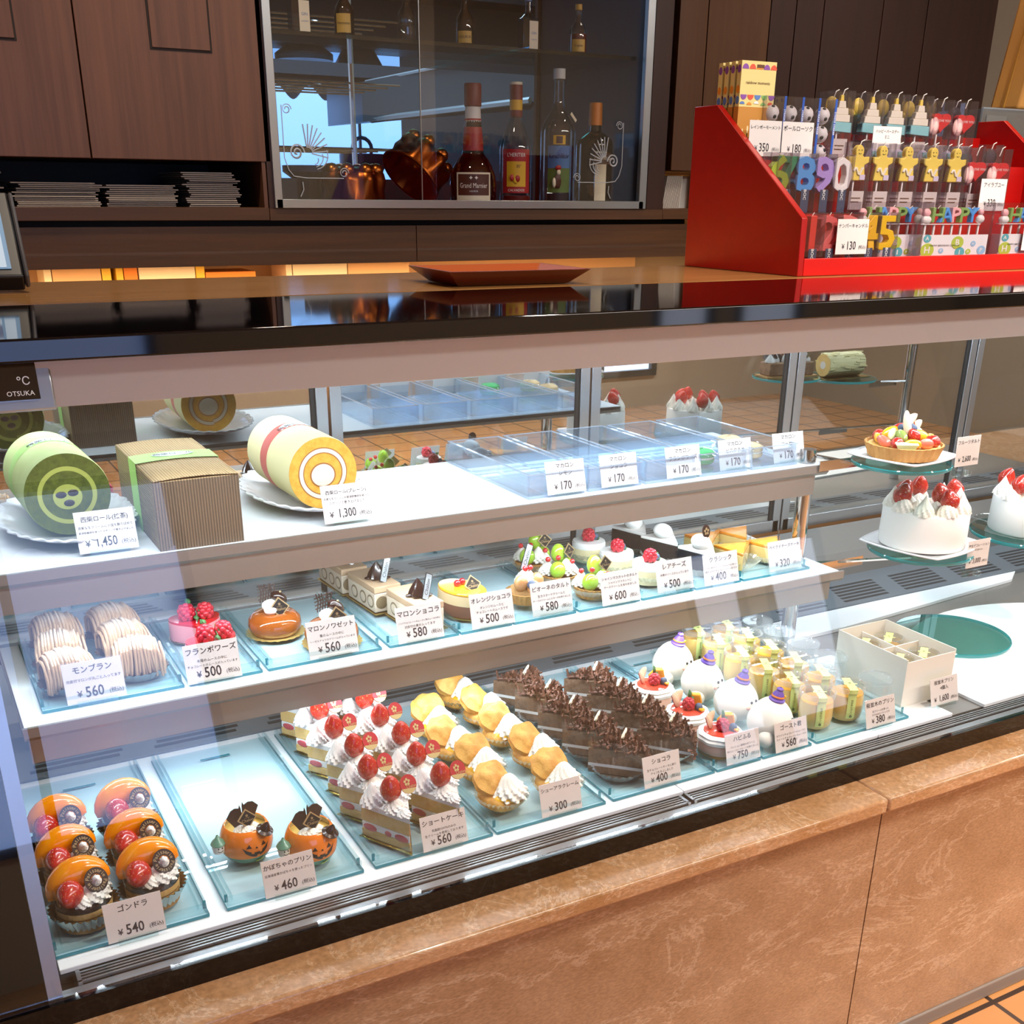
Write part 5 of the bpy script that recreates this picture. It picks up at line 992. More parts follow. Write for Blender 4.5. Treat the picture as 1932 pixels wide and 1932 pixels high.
# ------------------------------------------------------------------ pastries on the lower shelf
def dusted(name, c1, z0, z1, rough=.75):
    """chestnut cream with icing sugar lying on its top"""
    M = mat(name, c1, rough); nt = M.node_tree; b = nt.nodes['Principled BSDF']
    t = nt.nodes.new('ShaderNodeTexCoord'); sx = nt.nodes.new('ShaderNodeSeparateXYZ'); nt.links.new(t.outputs['Object'], sx.inputs[0])
    n = nt.nodes.new('ShaderNodeTexNoise'); n.inputs['Scale'].default_value = 130; nt.links.new(t.outputs['Object'], n.inputs[0])
    ad = nt.nodes.new('ShaderNodeMath'); ad.operation = 'MULTIPLY_ADD'; ad.inputs[1].default_value = .014; nt.links.new(n.outputs['Fac'], ad.inputs[0]); nt.links.new(sx.outputs[2], ad.inputs[2])
    r = nt.nodes.new('ShaderNodeMapRange'); r.inputs[1].default_value = z0; r.inputs[2].default_value = z1; nt.links.new(ad.outputs[0], r.inputs[0])
    mx = nt.nodes.new('ShaderNodeMix'); mx.data_type = 'RGBA'; mx.inputs[6].default_value = hexc(c1); mx.inputs[7].default_value = hexc('#f4efe8'); nt.links.new(r.outputs[0], mx.inputs[0]); nt.links.new(mx.outputs[2], b.inputs['Base Color'])
dusted('chestnut_noodle', '#c6a482', .049, .071); mat('chestnut_core', '#b58f6c', .8); dusted('cocoa_top', '#1d1416', .0335, .0385)
mb = thing('chestnut_noodle_cake', None, 'cake'); R5 = random.Random(2)
foil_cup(MB(), .026, .036, .012, 24, .05, 'silver_foil').build('foil_cup', mb)
MB().use('chestnut_core').cbox((0, 0, .024), (.050, .040, .040)).build('cake_core', mb, bevel=.006)
nd = MB().use('chestnut_noodle')
for k in range(30):
    x = -.029+.058*(k % 15)/14+R5.uniform(-.001, .001); o = (k//15)*.0016; dx = R5.uniform(-.003, .003); hh = .046-.010*abs(x/.029)**2.5+o+R5.uniform(-.002, .002); e0 = R5.uniform(.004, .014)
    pts = [(x*1.02+dx, -.0255-o, e0), (x+dx*.5, -.026-o, .024), (x, -.0225-o, hh-.006), (x*.96, -.012, hh), (x*.95, 0, hh+.0015), (x*.96, .012, hh), (x, .0225+o, hh-.006), (x, .026, .022), (x, .0255, .006)]
    nd.tube(pts, .0018, 5)
nd.build('chestnut_noodles', mb)
mb.scale = (.98, .88, 1.02)
lay(mb, [(0, 0, .116, .366, .10, None), (1, 0, .199, .368, -.10, None), (0, 1, .118, .432, -.08, None), (1, 1, .194, .436, .10, None), (0, 2, .122, .500, .05, None), (1, 2, .193, .504, .14, None)], 'sugar-dusted chestnut noodle cake', ['row by the shelf end', 'row by the heart mousses'], 'chestnut noodle cakes', ZSF)
# heart mousses
mat('mousse_rose', '#e9969a', .45); mat('glaze_red', '#d2202c', .06, coat=1)
hm = thing('raspberry_heart_mousse', None, 'cake')
HP = [(.036*(16*sin(t)**3)/17, .031*(13*cos(t)-5*cos(2*t)-2*cos(3*t)-cos(4*t))/15+.003) for t in [2*pi*k/48 for k in range(48)]][::-1]
MB().use('gold_board').prism([(x*1.06, y*1.06) for x, y in HP], .0003, .0015).use('mousse_rose').prism(HP, .0017, .026).build('mousse_body', hm, bevel=.002)
MB().use('glaze_red').prism([(x*.985, y*.985) for x, y in HP], .0262, .0295).build('red_glaze', hm, bevel=.0015)
raspberry(MB(), (-.010, .004, .0385), .0115).build('raspberry', hm); raspberry(MB(), (.014, .002, .0385), .0112).build('raspberry', hm)
lv = MB(); leaf(lv, (.002, -.012, .033), (-1.2, .2, .3), .010, .004); leaf(lv, (.006, -.004, .042), (-.9, .8, 0), .010, .004); leaf(lv, (-.004, .012, .046), (-.6, -.4, 0), .011, .004); lv.use('leaf').tube([(.001, -.014, .031), (.003, .0, .040), (.006, .006, .048)], .0006, 5); lv.build('mint_sprig', hm, solid=.0004)
lay(hm, [(0, 0, .295, .368, .25, 'red heart-shaped raspberry mousse nearest the 500 yen card'), (0, 1, .291, .452, -.1, 'red heart-shaped raspberry mousse farther back behind another one')], '', [''], 'raspberry heart mousses', ZSF)
# caramel glazed domes
mat('caramel', '#8a3f12', .05, coat=1, noise=(6, .5, '#b0601f', (1, 1, 1))); mat('doily', '#d8bd72', .35, .6)
cd_ = thing('caramel_dome', None, 'cake')
MB().use('doily').lathe([(.001, .0003), (.030, .0004), (.040, .0022), (.0385, .0026), (.001, .001)], 96, star=[0, 0, .03, .03, 0], stn=24).build('gold_doily', cd_)
MB().use('caramel').lathe([(.030, .0012), (.0345, .006), (.0362, .014), (.0345, .023), (.028, .0292), (.018, .0312), (.001, .0315)], 40).build('glazed_dome', cd_)
MB().use('cream_white').at((0, .002, .0385), (.1, .2, .4)).sph((0, 0, 0), (.0175, .012, .0090), 18, 12).at((-.006, -.007, .0365), (0, 0, 0)).sph((0, 0, 0), (.010, .009, .007), 14, 9).at().build('cream_quenelle', cd_)
MB().use('choc').at((.010, .004, .0475), (.2, .75, .2)).sph((0, 0, 0), (.013, .0105, .0085), 16, 11).use('gold').sph((-.006, -.002, .008), .0016, 6, 4).at().build('glazed_chestnut', cd_)
lt = MB().use('choc_matte'); R6 = random.Random(9)
for k in range(6): lt.tube([(-.016+.0035*k, .006, .044), (-.013+.0035*k, .008, .058), (-.015+.0045*k+R6.uniform(-.002, .002), .010, .068)], .0009, 5)
for k in range(4): lt.tube([(-.018, .007+.001*k, .048+.0045*k), (.006, .008+.001*k, .053+.0045*k)], .0009, 5)
lt.build('chocolate_lattice', cd_)
diamond(MB(), (.004, -.0125, .0400), .0200, 0, .25).build('name_plaque', cd_, smooth=False)
lay(cd_, [(0, 0, .448, .360, .05, 'caramel glazed dome cake partly hidden by the 560 yen card'), (0, 1, .392, .430, .05, 'caramel glazed dome cake in full view on gold doily')], '', [''], 'caramel glazed domes', ZSF)
# chestnut chocolate bars
mat('bar_beige', '#cbaa88', .6); mat('bar_cream', '#e6d4bb', .55); mat('chestnut_cut', '#8f7b5c', .5); mat('clear_plaque', '#b9c3c9', .2, .3)
br = thing('chestnut_bar_cake', None, 'cake')
MB().use('gold_board').box((-.024, -.050, .0003), (.024, .046, .0016)).build('gold_board', br)
MB().use('bar_cream').box((-.021, -.044, .0018), (.021, .044, .030)).use('bar_beige').box((-.0212, -.0442, .0302), (.0212, .0442, .040)).build('layered_bar', br, bevel=.0012)
kz = MB()
for y in (-.030, -.006, .022): kz.use('chestnut_cut').at((-.0211, y, .016)).sph((0, 0, 0), (.0006, .0105, .0098), 14, 9).use('bar_cream').sph((-.0004, 0, 0), (.0004, .0078, .007), 12, 8)
for x in (-.010, .008): kz.use('chestnut_cut').at((x, -.0441, .016)).sph((0, 0, 0), (.0095, .0006, .0095), 14, 9)
kz.at().build('chestnut_pieces', br)
cs = MB().use('choc'); cs.at((0, -.010, .0405)).lathe([(.010, 0), (.0125, .003), (.010, .010), (.006, .018), (.001, .026)], 24, star=[.15, .15, .2, .2, 0], stn=5).sph((.010, -.008, .002), (.009, .004, .0025), 10, 6).sph((-.010, .004, .002), (.008, .004, .0025), 10, 6).at(); cs.build('chocolate_swirl', br)
MB().at((.008, -.022, .056), (-.35, .45, 0)).use('plaque_black').box((-.0058, -.0004, -.019), (.0058, .0004, .019)).use('clear_plaque').box((-.0047, -.0008, -.0178), (.0047, -.0004, .0178)).use('plaque_black').text('Chalon', .0082, (0, -.0010, 0), (pi/2, -pi/2, 0)).at().build('name_stick', br, smooth=False)
lay(br, [(0, 0, .579, .382, .10, 'pale chestnut chocolate bar cake nearest its 580 yen card'), (0, 1, .557, .478, .08, 'pale chestnut chocolate bar cake in the middle of its tray'), (0, 2, .545, .575, .06, 'pale chestnut chocolate bar cake farthest back under the upper shelf')], '', [''], 'chestnut bar cakes', ZSF)
# orange oval
mat('glaze_orange', '#f7ab12', .06, coat=1, noise=(30, .5, '#f9c535', (1, 1, 1))); mat('mousse_beige', '#e8cfa0', .5); mat('mousse_brown', '#7a5240', .55)
og = thing('orange_oval_cake', 'oval orange glazed cake with beige and brown layers on gold board', 'cake', (.656, .388, ZSF), .25)
ov = lambda k: [(.0285*k*cos(t), .043*k*sin(t)) for t in [2*pi*i/44 for i in range(44)]]
MB().use('gold_board').prism(ov(1.12), .0003, .0016).build('gold_board', og)
MB().use('mousse_brown').prism(ov(1), .0018, .0185).use('mousse_beige').prism(ov(1), .0187, .033).build('mousse_layers', og)
MB().use('glaze_orange').prism(ov(.99), .0332, .0375).build('orange_glaze', og, bevel=.0015)
for c_ in ((-.004, .006, .0415), (.007, .008, .0415)): MB().use('currant').sph(c_, .0052, 12, 8).build('redcurrant', og)
diamond(MB(), (.006, -.016, .0435), .0200, -.1, .45).build('name_plaque', og, smooth=False)
# amber grape tart
mat('amber_grape', '#b9783f', .06, coat=1, noise=(30, .6, '#dcab78', (1, 1, 1))); mat('green_grape', '#9ccb2e', .08, coat=1, noise=(12, .5, '#b5d94a', (1, 1, 1)))
def tart_shell(par, r=.030, h=.016): MB().use('tart_crust').lathe([(.001, .0004), (r*.85, .0005), (r, h), (r*.95, h+.0004), (r*.92, h*.7), (.001, h*.75)], 96, star=[0, .02, .03, .03, .01, 0], stn=24).build('tart_shell', par)
def foil(par, r=.030): q_ = MB(); q_.use('paper_cup').lathe([(.001, .0003), (r*.75, .0004), (r*1.22, .016)], 96, star=[0, .02, .05], stn=24); q_.build('fluted_cup', par)
ag = thing('amber_grape_tart', 'small tart of peeled amber grapes, cream swirl and blueberry behind 580 yen card', 'tart', (.752, .372, ZSF+.006), 0)
tart_shell(ag); MB().use('sponge_brown').sph((0, 0, .015), (.027, .027, .010), 18, 9, lambda p: lump(p, .08, 6)).build('crumble', ag)
for c_ in ((-.014, -.010, .031), (.016, -.004, .029), (.002, -.019, .024)): MB().use('amber_grape').sph(c_, (.0105, .010, .0125), 16, 11).build('peeled_grape', ag)
c_ = MB().use('cream_white'); rosette(c_, (.002, .004, .027), .0155, .024, 9, 2.4); c_.build('cream_swirl', ag)
for q_ in ((-.003, -.003, .050), (.006, -.002, .050)): MB().use('currant').sph(q_, .0042, 10, 7).build('redcurrant', ag)
MB().use('blueberry').sph((-.004, -.024, .0315), .0066, 14, 9).build('blueberry', ag)
MB().at((.006, .010, .062), (-.3, .5, 0)).use('plaque_black').box((-.0058, -.0004, -.020), (.0058, .0004, .020)).use('clear_plaque').box((-.0047, -.0008, -.0188), (.0047, -.0004, .0188)).use('plaque_black').text('Chalon', .0082, (0, -.0010, 0), (pi/2, -pi/2, 0)).at().build('name_stick', ag, smooth=False)
# green grape tarts
gt = thing('green_grape_tart', None, 'tart'); foil(gt); tart_shell(gt)
for q_, r_ in (((-.014, -.012, .026), (.0125, .0120, .0135)), ((.018, .004, .024), (.0115, .0115, .0125)), ((.006, .010, .044), (.0112, .0110, .0150))): MB().use('green_grape').sph(q_, r_, 18, 12).build('green_grape', gt)
for q_, r_, h_ in (((.005, -.010, .017), .0135, .024), ((-.016, .010, .016), .0125, .022), ((.016, -.014, .016), .010, .016)): rosette(MB().use('cream'), q_, r_, h_, 9, 2.2).build('cream_swirl', gt)
for q_ in ((-.006, -.004, .042), (.016, -.012, .034), (-.020, .004, .040)): MB().use('currant').sph(q_, .0042, 10, 7).build('redcurrant', gt)
diamond(MB(), (.018, -.002, .048), .0175, .1, .2).build('name_plaque', gt, smooth=False)
lay(gt, [(0, 0, .862, .360, 0, None), (0, 1, .846, .434, .2, None), (0, 2, .842, .508, -.2, None)], 'green grape and cream tart', ['tray behind the 600 yen card'], 'green grape tarts', ZSF)
# round cheesecakes
mat('cheese_low', '#f2e2b4', .5)
rc = thing('round_cheesecake', None, 'cake'); foil(rc, .027)
MB().use('cheese_low').lathe([(.0265, .002), (.0272, .006), (.0272, .024)], 34).use('cream_white').lathe([(.0272, .0241), (.0274, .030), (.0262, .0338), (.001, .0342)], 34).build('cheesecake_body', rc)
raspberry(MB(), (-.003, -.004, .0435), .0105).build('raspberry', rc)
MB().use('blueberry').sph((.010, -.002, .040), .0058, 12, 8).build('blueberry', rc)
lv = MB(); leaf(lv, (.013, -.008, .036), (-1.1, .9, 0), .010, .003); leaf(lv, (.012, .004, .038), (-.3, 1.0, 0), .010, .003); leaf(lv, (.016, .0, .036), (-.8, 1.2, .4), .008, .003); lv.build('herb_sprig', rc, solid=.0004)
lay(rc, [(0, 0, .972, .372, 0, None), (0, 1, .956, .440, .2, None), (0, 2, .948, .510, -.1, None)], 'round white cheesecake with raspberry', ['tray behind the 500 yen card'], 'round cheesecakes', ZSF)
# dark chocolate wedges
mat('dark_cake', '#1c1214', .8, bump=(150, .5)); 
cw = thing('chocolate_wedge', None, 'cake'); WG = [(-.026, .030), (-.004, -.040), (.036, .022)]
MB().use('paper_cup').lathe([(.001, .0003), (.024, .0004), (.038, .014)], 104, star=[0, .02, .05], stn=26).build('fluted_cup', cw)
MB().use('dark_cake').prism(WG, .0015, .034).use('cocoa_top').prism([(x*.99, y*.99) for x, y in WG], .0341, .0395).build('cake_wedge', cw, bevel=.001)
MB().use('cream_white').at((-.002, .002, .0495), (.15, .3, .3)).sph((0, 0, 0), (.0185, .0150, .0125), 20, 13).at().build('cream_quenelle', cw)
cwf = dup(cw)
MB().at((.002, -.004, .0675), (-.2, 0, .2)).use('choc').prism([(.0085*cos(t), .0105*sin(t)) for t in [2*pi*k/26 for k in range(26)]], -.0008, .0008, 'y').use('gold').text('✿', .016, (0, -.0011, 0)).at().build('chocolate_disc', cwf, smooth=False)
for o, x, y, r_, n in ((cwf, 1.075, .375, .0, 'dark chocolate wedge with an oval chocolate disc on its cream'), (cw, 1.057, .452, .05, 'dark chocolate wedge with plain cream scoop behind the one with disc'), (dup(cw), 1.045, .520, .0, 'dark chocolate wedge farthest back beside the round cheesecakes')):
    o.location = (x, y, ZSF); o.rotation_euler = (0, 0, r_); tag(o, n, 'cake', 'dark chocolate wedges')
# baked cheesecakes in film
mat('baked_top', '#f08c1e', .3, coat=.3, noise=(30, .7, '#f7a93a', (1, 1, 1))); mat('baked_side', '#f6cf7c', .6)
bc = thing('baked_cheesecake', None, 'cake'); BW = [(-.030, .028), (-.016, -.034), (.036, .020)]
MB().use('paper_cup').lathe([(.001, .0003), (.024, .0004), (.036, .013)], 104, star=[0, .02, .05], stn=26).build('fluted_cup', bc)
MB().use('baked_side').prism(BW, .0015, .026).use('baked_top').prism(BW, .0261, .031).build('cheesecake_wedge', bc, bevel=.001)
MB().use('cello').add([(BW[0][0]-.001, BW[0][1], .001), (BW[1][0]-.001, BW[1][1]-.002, .001), (BW[1][0]-.001, BW[1][1]-.002, .044), (BW[0][0]-.001, BW[0][1], .044), (BW[2][0]+.001, BW[2][1]-.001, .001), (BW[2][0]+.001, BW[2][1]-.001, .044)], [(0, 1, 2, 3), (1, 4, 5, 2)]).build('film_wrap', bc, smooth=False)
lay(bc, [(c, r, 1.150+.066*c-.006*r, .374+.072*r, .15*(c-.5), None) for r in (0, 1) for c in (0, 1)], 'orange baked cheesecake wedge in film', ['row by the dark wedges', 'row by the chrome upright'], 'baked cheesecakes', ZSF)
# ------------------------------------------------------------------ roll cakes and corrugated box on the upper shelf
mat('matcha_skin', '#c6d88c', .7, noise=(30, .5, '#d3e2a0', (1, 1, 1))); mat('matcha_sponge', '#5d6420', .9, noise=(120, .9, '#474d16', (1, 1, 1)), bump=(250, .5)); mat('matcha_cream', '#a3a64a', .6); mat('azuki', '#2e1a18', .4); mat('band_lime', '#b7e384', .45)
mat('roll_skin', '#efe5b0', .75, bump=(60, .15)); mat('roll_sponge', '#e5ae45', .9, noise=(120, .9, '#d99a33', (1, 1, 1)), bump=(250, .5)); mat('roll_cream', '#ece0c8', .55); mat('roll_line', '#a2632c', .7); mat('band_pink', '#cf6b64', .45); mat('band_oval', '#dfe9ea', .4)
def roll(label, loc, rz, R, L_, skin, spg, crm, band, beans):
    t = thing('roll_cake', label, 'cake', loc, rz)
    sq = lambda a: 1-.035*max(0, -sin(a))**2
    b = MB().use(skin).at((0, L_/2, R*.97), (pi/2, 0, 0)); b.lathe([(R*.985, 0), (R, .004), (R, L_-.004), (R*.985, L_)], 56); b.at().build('sponge_skin', t)
    for y, s in ((-L_/2, -1), (L_/2, 1)):
        f = MB().at((0, y, R*.97), (pi/2, 0, 0)).use(spg).cyl(R*.984, -.0003 if s > 0 else .0001, -.0001 if s > 0 else .0008, 56)
        def spiral(r0, r1, a0, a1, w, off, m, n=70):
            f.use(m); vs = []
            for k in range(n+1):
                a = a0+(a1-a0)*k/n; r = r0+(r1-r0)*k/n; z = (.0009+off) if s < 0 else -(.0004+off)
                for d in (-w/2, w/2): vs.append(((r+d)*cos(a), (r+d)*sin(a), z))
            f.add(vs, [(2*k, 2*k+1, 2*k+3, 2*k+2) for k in range(n)])
        spiral(R*.60, R*.66, -1.4, 4.9, R*.165, .0001, 'roll_line' if beans == 0 else 'matcha_sponge'); spiral(R*.60, R*.66, -1.4, 4.9, R*.105, .0003, crm)
        zf_ = .0013 if s < 0 else -.0008
        f.use('roll_line' if beans == 0 else spg).sph((-.02*R, -.05*R, zf_), (R*.375, R*.345, .0004), 28, 8).use(crm).sph((-.02*R, -.05*R, zf_+(.0003 if s < 0 else -.0003)), (R*.335, R*.305, .0004), 28, 8)
        if beans:
            for q_ in range(3): a = .6+q_*2.1; f.use('azuki').sph((-.02*R+.16*R*cos(a), -.05*R+.15*R*sin(a), zf_+(.0008 if s < 0 else -.0008)), (R*.13, R*.085, .001), 12, 7)
        f.at().build('swirl_face', t)
    bb_ = MB().use(band).at((0, .014, R*.97), (pi/2, 0, 0)).lathe([(R*1.004, -.013), (R*1.006, -.012), (R*1.006, .012), (R*1.004, .013)], 56, a0=-.9, a1=pi+.9)
    bb_.at().use('band_oval').grid(lambda u, v: (R*1.009*cos(1.05+1.0*u), -.0+.014+(v-.5)*.018*math.sqrt(max(.02, 1-(2*u-1)**2)), R*.97+R*1.009*sin(1.05+1.0*u)), 20, 2)
    vs, fs = text_mesh('西柴ロール', 'CENTER'); bb_.use('ink').add([(R*1.012*cos(pi/2-p[0]*.011/R), .010+p[1]*.011, R*.97+R*1.012*sin(pi/2-p[0]*.011/R)) for p in vs], fs)
    vs, fs = text_mesh('● ● ● ● ● ● ●', 'CENTER'); bb_.use('band_oval').add([(R*1.012*cos(pi/2-p[0]*.006/R), .0035+p[1]*.005, R*.97+R*1.012*sin(pi/2-p[0]*.006/R)) for p in vs], fs)
    bb_.build('paper_band', t); return t
def scallop_plate(label, loc, rx, ry, rz):
    o = MB().use('plate_white').grid(lambda u, v: ((.15+.85*v)*rx*cos(2*pi*u)*(1+.025*v*sin(30*2*pi*u)*(v > .9)), (.15+.85*v)*ry*sin(2*pi*u)*(1+.025*v*sin(30*2*pi*u)*(v > .9)), .002+.017*v**3), 180, 8)
    o.use('plate_white').add([(.16*rx*cos(2*pi*k/40), .16*ry*sin(2*pi*k/40), .002) for k in range(40)], [tuple(range(40))]); o = o.build('serving_plate', solid=.0025); o.location = loc; o.rotation_euler = (0, 0, rz); return tag(o, label, 'plate')
scallop_plate('white scalloped plate under the green roll cake', (.158, .505, Z1+.0018), .082, .135, .0); scallop_plate('white scalloped plate under the yellow roll cake', (.470, .503, Z1+.0018), .082, .135, .0)
roll('green matcha roll cake with bean-dotted swirl on a white plate', (.152, .512, Z1+.0108), .05, .0500, .150, 'matcha_skin', 'matcha_sponge', 'matcha_cream', 'band_lime', 3)
roll('yellow plain roll cake with pink paper band on a white plate', (.466, .500, Z1+.0108), .03, .0475, .170, 'roll_skin', 'roll_sponge', 'roll_cream', 'band_pink', 0)
def corr(name, c1, c2, axis, n):
    M = mat(name, c1, .7); nt = M.node_tree; b = nt.nodes['Principled BSDF']; t = nt.nodes.new('ShaderNodeTexCoord'); sx = nt.nodes.new('ShaderNodeSeparateXYZ'); nt.links.new(t.outputs['Object'], sx.inputs[0])
    ml = nt.nodes.new('ShaderNodeMath'); ml.operation = 'MULTIPLY'; ml.inputs[1].default_value = n; nt.links.new(sx.outputs[axis], ml.inputs[0]); sn = nt.nodes.new('ShaderNodeMath'); sn.operation = 'SINE'; nt.links.new(ml.outputs[0], sn.inputs[0])
    r = nt.nodes.new('ShaderNodeMapRange'); r.inputs[1].default_value = -1; nt.links.new(sn.outputs[0], r.inputs[0]); mx = nt.nodes.new('ShaderNodeMix'); mx.data_type = 'RGBA'; mx.inputs[6].default_value = hexc(c2); mx.inputs[7].default_value = hexc(c1); nt.links.new(r.outputs[0], mx.inputs[0]); nt.links.new(mx.outputs[2], b.inputs['Base Color'])
    bp = nt.nodes.new('ShaderNodeBump'); bp.inputs['Distance'].default_value = .001; bp.inputs['Strength'].default_value = .8; nt.links.new(r.outputs[0], bp.inputs['Height']); nt.links.new(bp.outputs[0], b.inputs['Normal'])
corr('corrugated', '#c7aa80', '#a08259', 0, 1900); corr('corrugated_end_shaded', '#77604a', '#4f3d2e', 0, 1900); corr('corrugated_side_shaded', '#a38a66', '#7d6748', 2, 1900)  # same cardboard: shade put into the end and side colours, lid kept light
cb = thing('corrugated_box', 'brown corrugated gift box with pale green paper band', 'box', (.289, .462, Z1+.0005), 0); w, l, h = .0505, .113, .088
MB().use('corrugated_end_shaded').box((-w, -l, 0), (w, -l+.001, h-.006)).box((-w, l-.001, 0), (w, l, h-.006)).use('corrugated_side_shaded').box((-w, -l+.001, 0), (-w+.001, l-.001, h-.004)).box((w-.001, -l+.001, 0), (w, l-.001, h-.004)).use('corrugated').box((-w+.001, -l+.001, 0), (w-.001, l-.001, h-.005)).build('carton', cb, smooth=False)
MB().use('corrugated').grid(lambda u, v: (-w+2*w*u, -l-.001+2*(l+.001)*v, h-.004+.004*sin(pi*u)*.6), 8, 2).build('lid', cb, solid=.001)
bn = MB().use('band_lime').grid(lambda u, v: (-w-.0006+(2*w+.0012)*u, -.022+.046*v, h-.0015+.0030*sin(pi*u)*.8), 10, 1).grid(lambda u, v: (-w-.0007, -.022+.046*v, (h-.002)*u), 1, 1).grid(lambda u, v: (w+.0007, -.022+.046*v, (h-.002)*u), 1, 1)
bn.use('band_oval').prism([(.026*cos(t), .004+.011*sin(t)) for t in [2*pi*k/30 for k in range(30)]], h+.0012, h+.0014).use('ink').text('西柴ロール', .010, (0, .004, h+.0018), (0, 0, 0)); bn.build('paper_band', cb, smooth=False)
# ------------------------------------------------------------------ things on the worktop: red candle display
mat('red_wood_shaded', '#b00d08', .35, noise=(5, .4, '#a00b07', (1, 8, 8))); mat('red_wood_lit', '#d0130c', .35)  # one red paint: shade put into the panel colour, light into the lip's
DX0, DX1, DZ = 1.304, 2.03, 1.1709
ds = thing('candle_display', 'red wooden stepped display stand with slanted sides on the showcase top', 'display stand')
prof = [(.474, DZ), (.774, DZ), (.774, 1.430), (.712, 1.430), (.476, 1.258)]
for x in (DX0, DX1-.012): MB().use('red_wood_shaded').prism(prof, x, x+.012, 'x').build('side_panel', ds, bevel=.0012)
MB().use('red_wood_shaded').box((DX0+.0122, .762, DZ), (DX1-.0122, .774, 1.40)).build('back_panel', ds, smooth=False)
MB().use('red_wood_lit').box((DX0+.0122, .474, DZ), (DX1-.0122, .4805, 1.1975)).build('front_lip', ds, bevel=.001)
for y0, y1, zt in ((.4807, .556, 1.1935), (.5562, .640, 1.262), (.6402, .7618, 1.345)): MB().use('red_wood_shaded').box((DX0+.0122, y0, DZ), (DX1-.0122, y1, zt)).build('step', ds, smooth=False)
L1, L2, L3 = 1.194, 1.2625, 1.3455
clear('pack_clear', '#f4f2f4', f0=.05, mul=.9); clear('pack_side', '#e8e6ea', f0=.08, mul=.9, body=.07, bodycol='#e8e6f0'); mat('label_dark', '#3b4258', .5); mat('stick_white', '#efe9e2', .5); mat('wick', '#e8e2da', .7)
def pack(par, w, d, h, back=None):
    b = MB().use('pack_clear').box((-w/2, -d/2, 0), (w/2, -d/2+.0004, h)).use('pack_side').box((-w/2, -d/2+.0005, 0), (-w/2+.0004, d/2, h)).box((w/2-.0004, -d/2+.0005, 0), (w/2, d/2, h)); b.build('clear_pack', par, smooth=False)
def extr(txt, size, m, name, par, loc, depth, bold=.0, rot=(pi/2, 0, 0), sx=1):
    o = MB().use(m).text(txt, size, (0, 0, 0), rot, bold=bold, sx=sx).build(name, par, smooth=False, solid=depth, bevel=.0012); o.location = loc; return o
def number_candle(ch, col, x, y, z, label, size=.074, rz=-.02, up=0):
    m = 'wax_'+col.strip('#'); mat(m, col, .35); t = thing('number_candle', label, 'candle', (x, y, z), rz, 'number candles in clear packs')
    extr(ch, size, m, 'wax_digit', t, (0, 0, .037+up), .014, .022, sx=1.28)
    MB().use('wick').tube([(0, 0, .062+up), (.002, 0, .068+up), (.005, 0, .0715+up)], .0006, 5).build('wick', t)
    MB().use('label_dark').box((-.0085, -.0112, .0008), (.0085, -.0106, .017+up)).use('ink_white').text('BOC', .008, (-.001, -.0115, .009+up), (pi/2, pi/2, 0)).build('pack_label', t, smooth=False)
    pack(t, .043, .023, .072+up)
for ch, col, px, n in (('1', '#e23a2c', 1528, 'red wax number 1 candle at the red side panel'), ('2', '#ec6a66', 1560, 'salmon wax number 2 candle second from the red side panel'), ('3', '#ef7f78', 1598, 'pink wax candle behind the 130 yen card'), ('4', '#f0b81e', 1634, 'yellow wax number 4 candle'), ('5', '#f4c418', 1668, 'large bright yellow wax number 5 candle')):
    number_candle(ch, col, aty(px, 440, .505).x, .505, L1, n)
for ch, col, px, n in (('6', '#b9d63a', 1450, 'lime number candle half hidden by the red side panel'), ('7', '#3f8f63', 1478, 'green wax number 7 candle'), ('8', '#5aa4e6', 1514, 'sky blue wax number 8 candle'), ('9', '#b79ce0', 1550, 'lilac wax number 9 candle'), ('0', '#f4f0ea', 1584, 'white wax number 0 candle')):
    number_candle(ch, col, max(1.337, aty(px, 330, .585).x), .585, L2+.0005, n, up=.020)
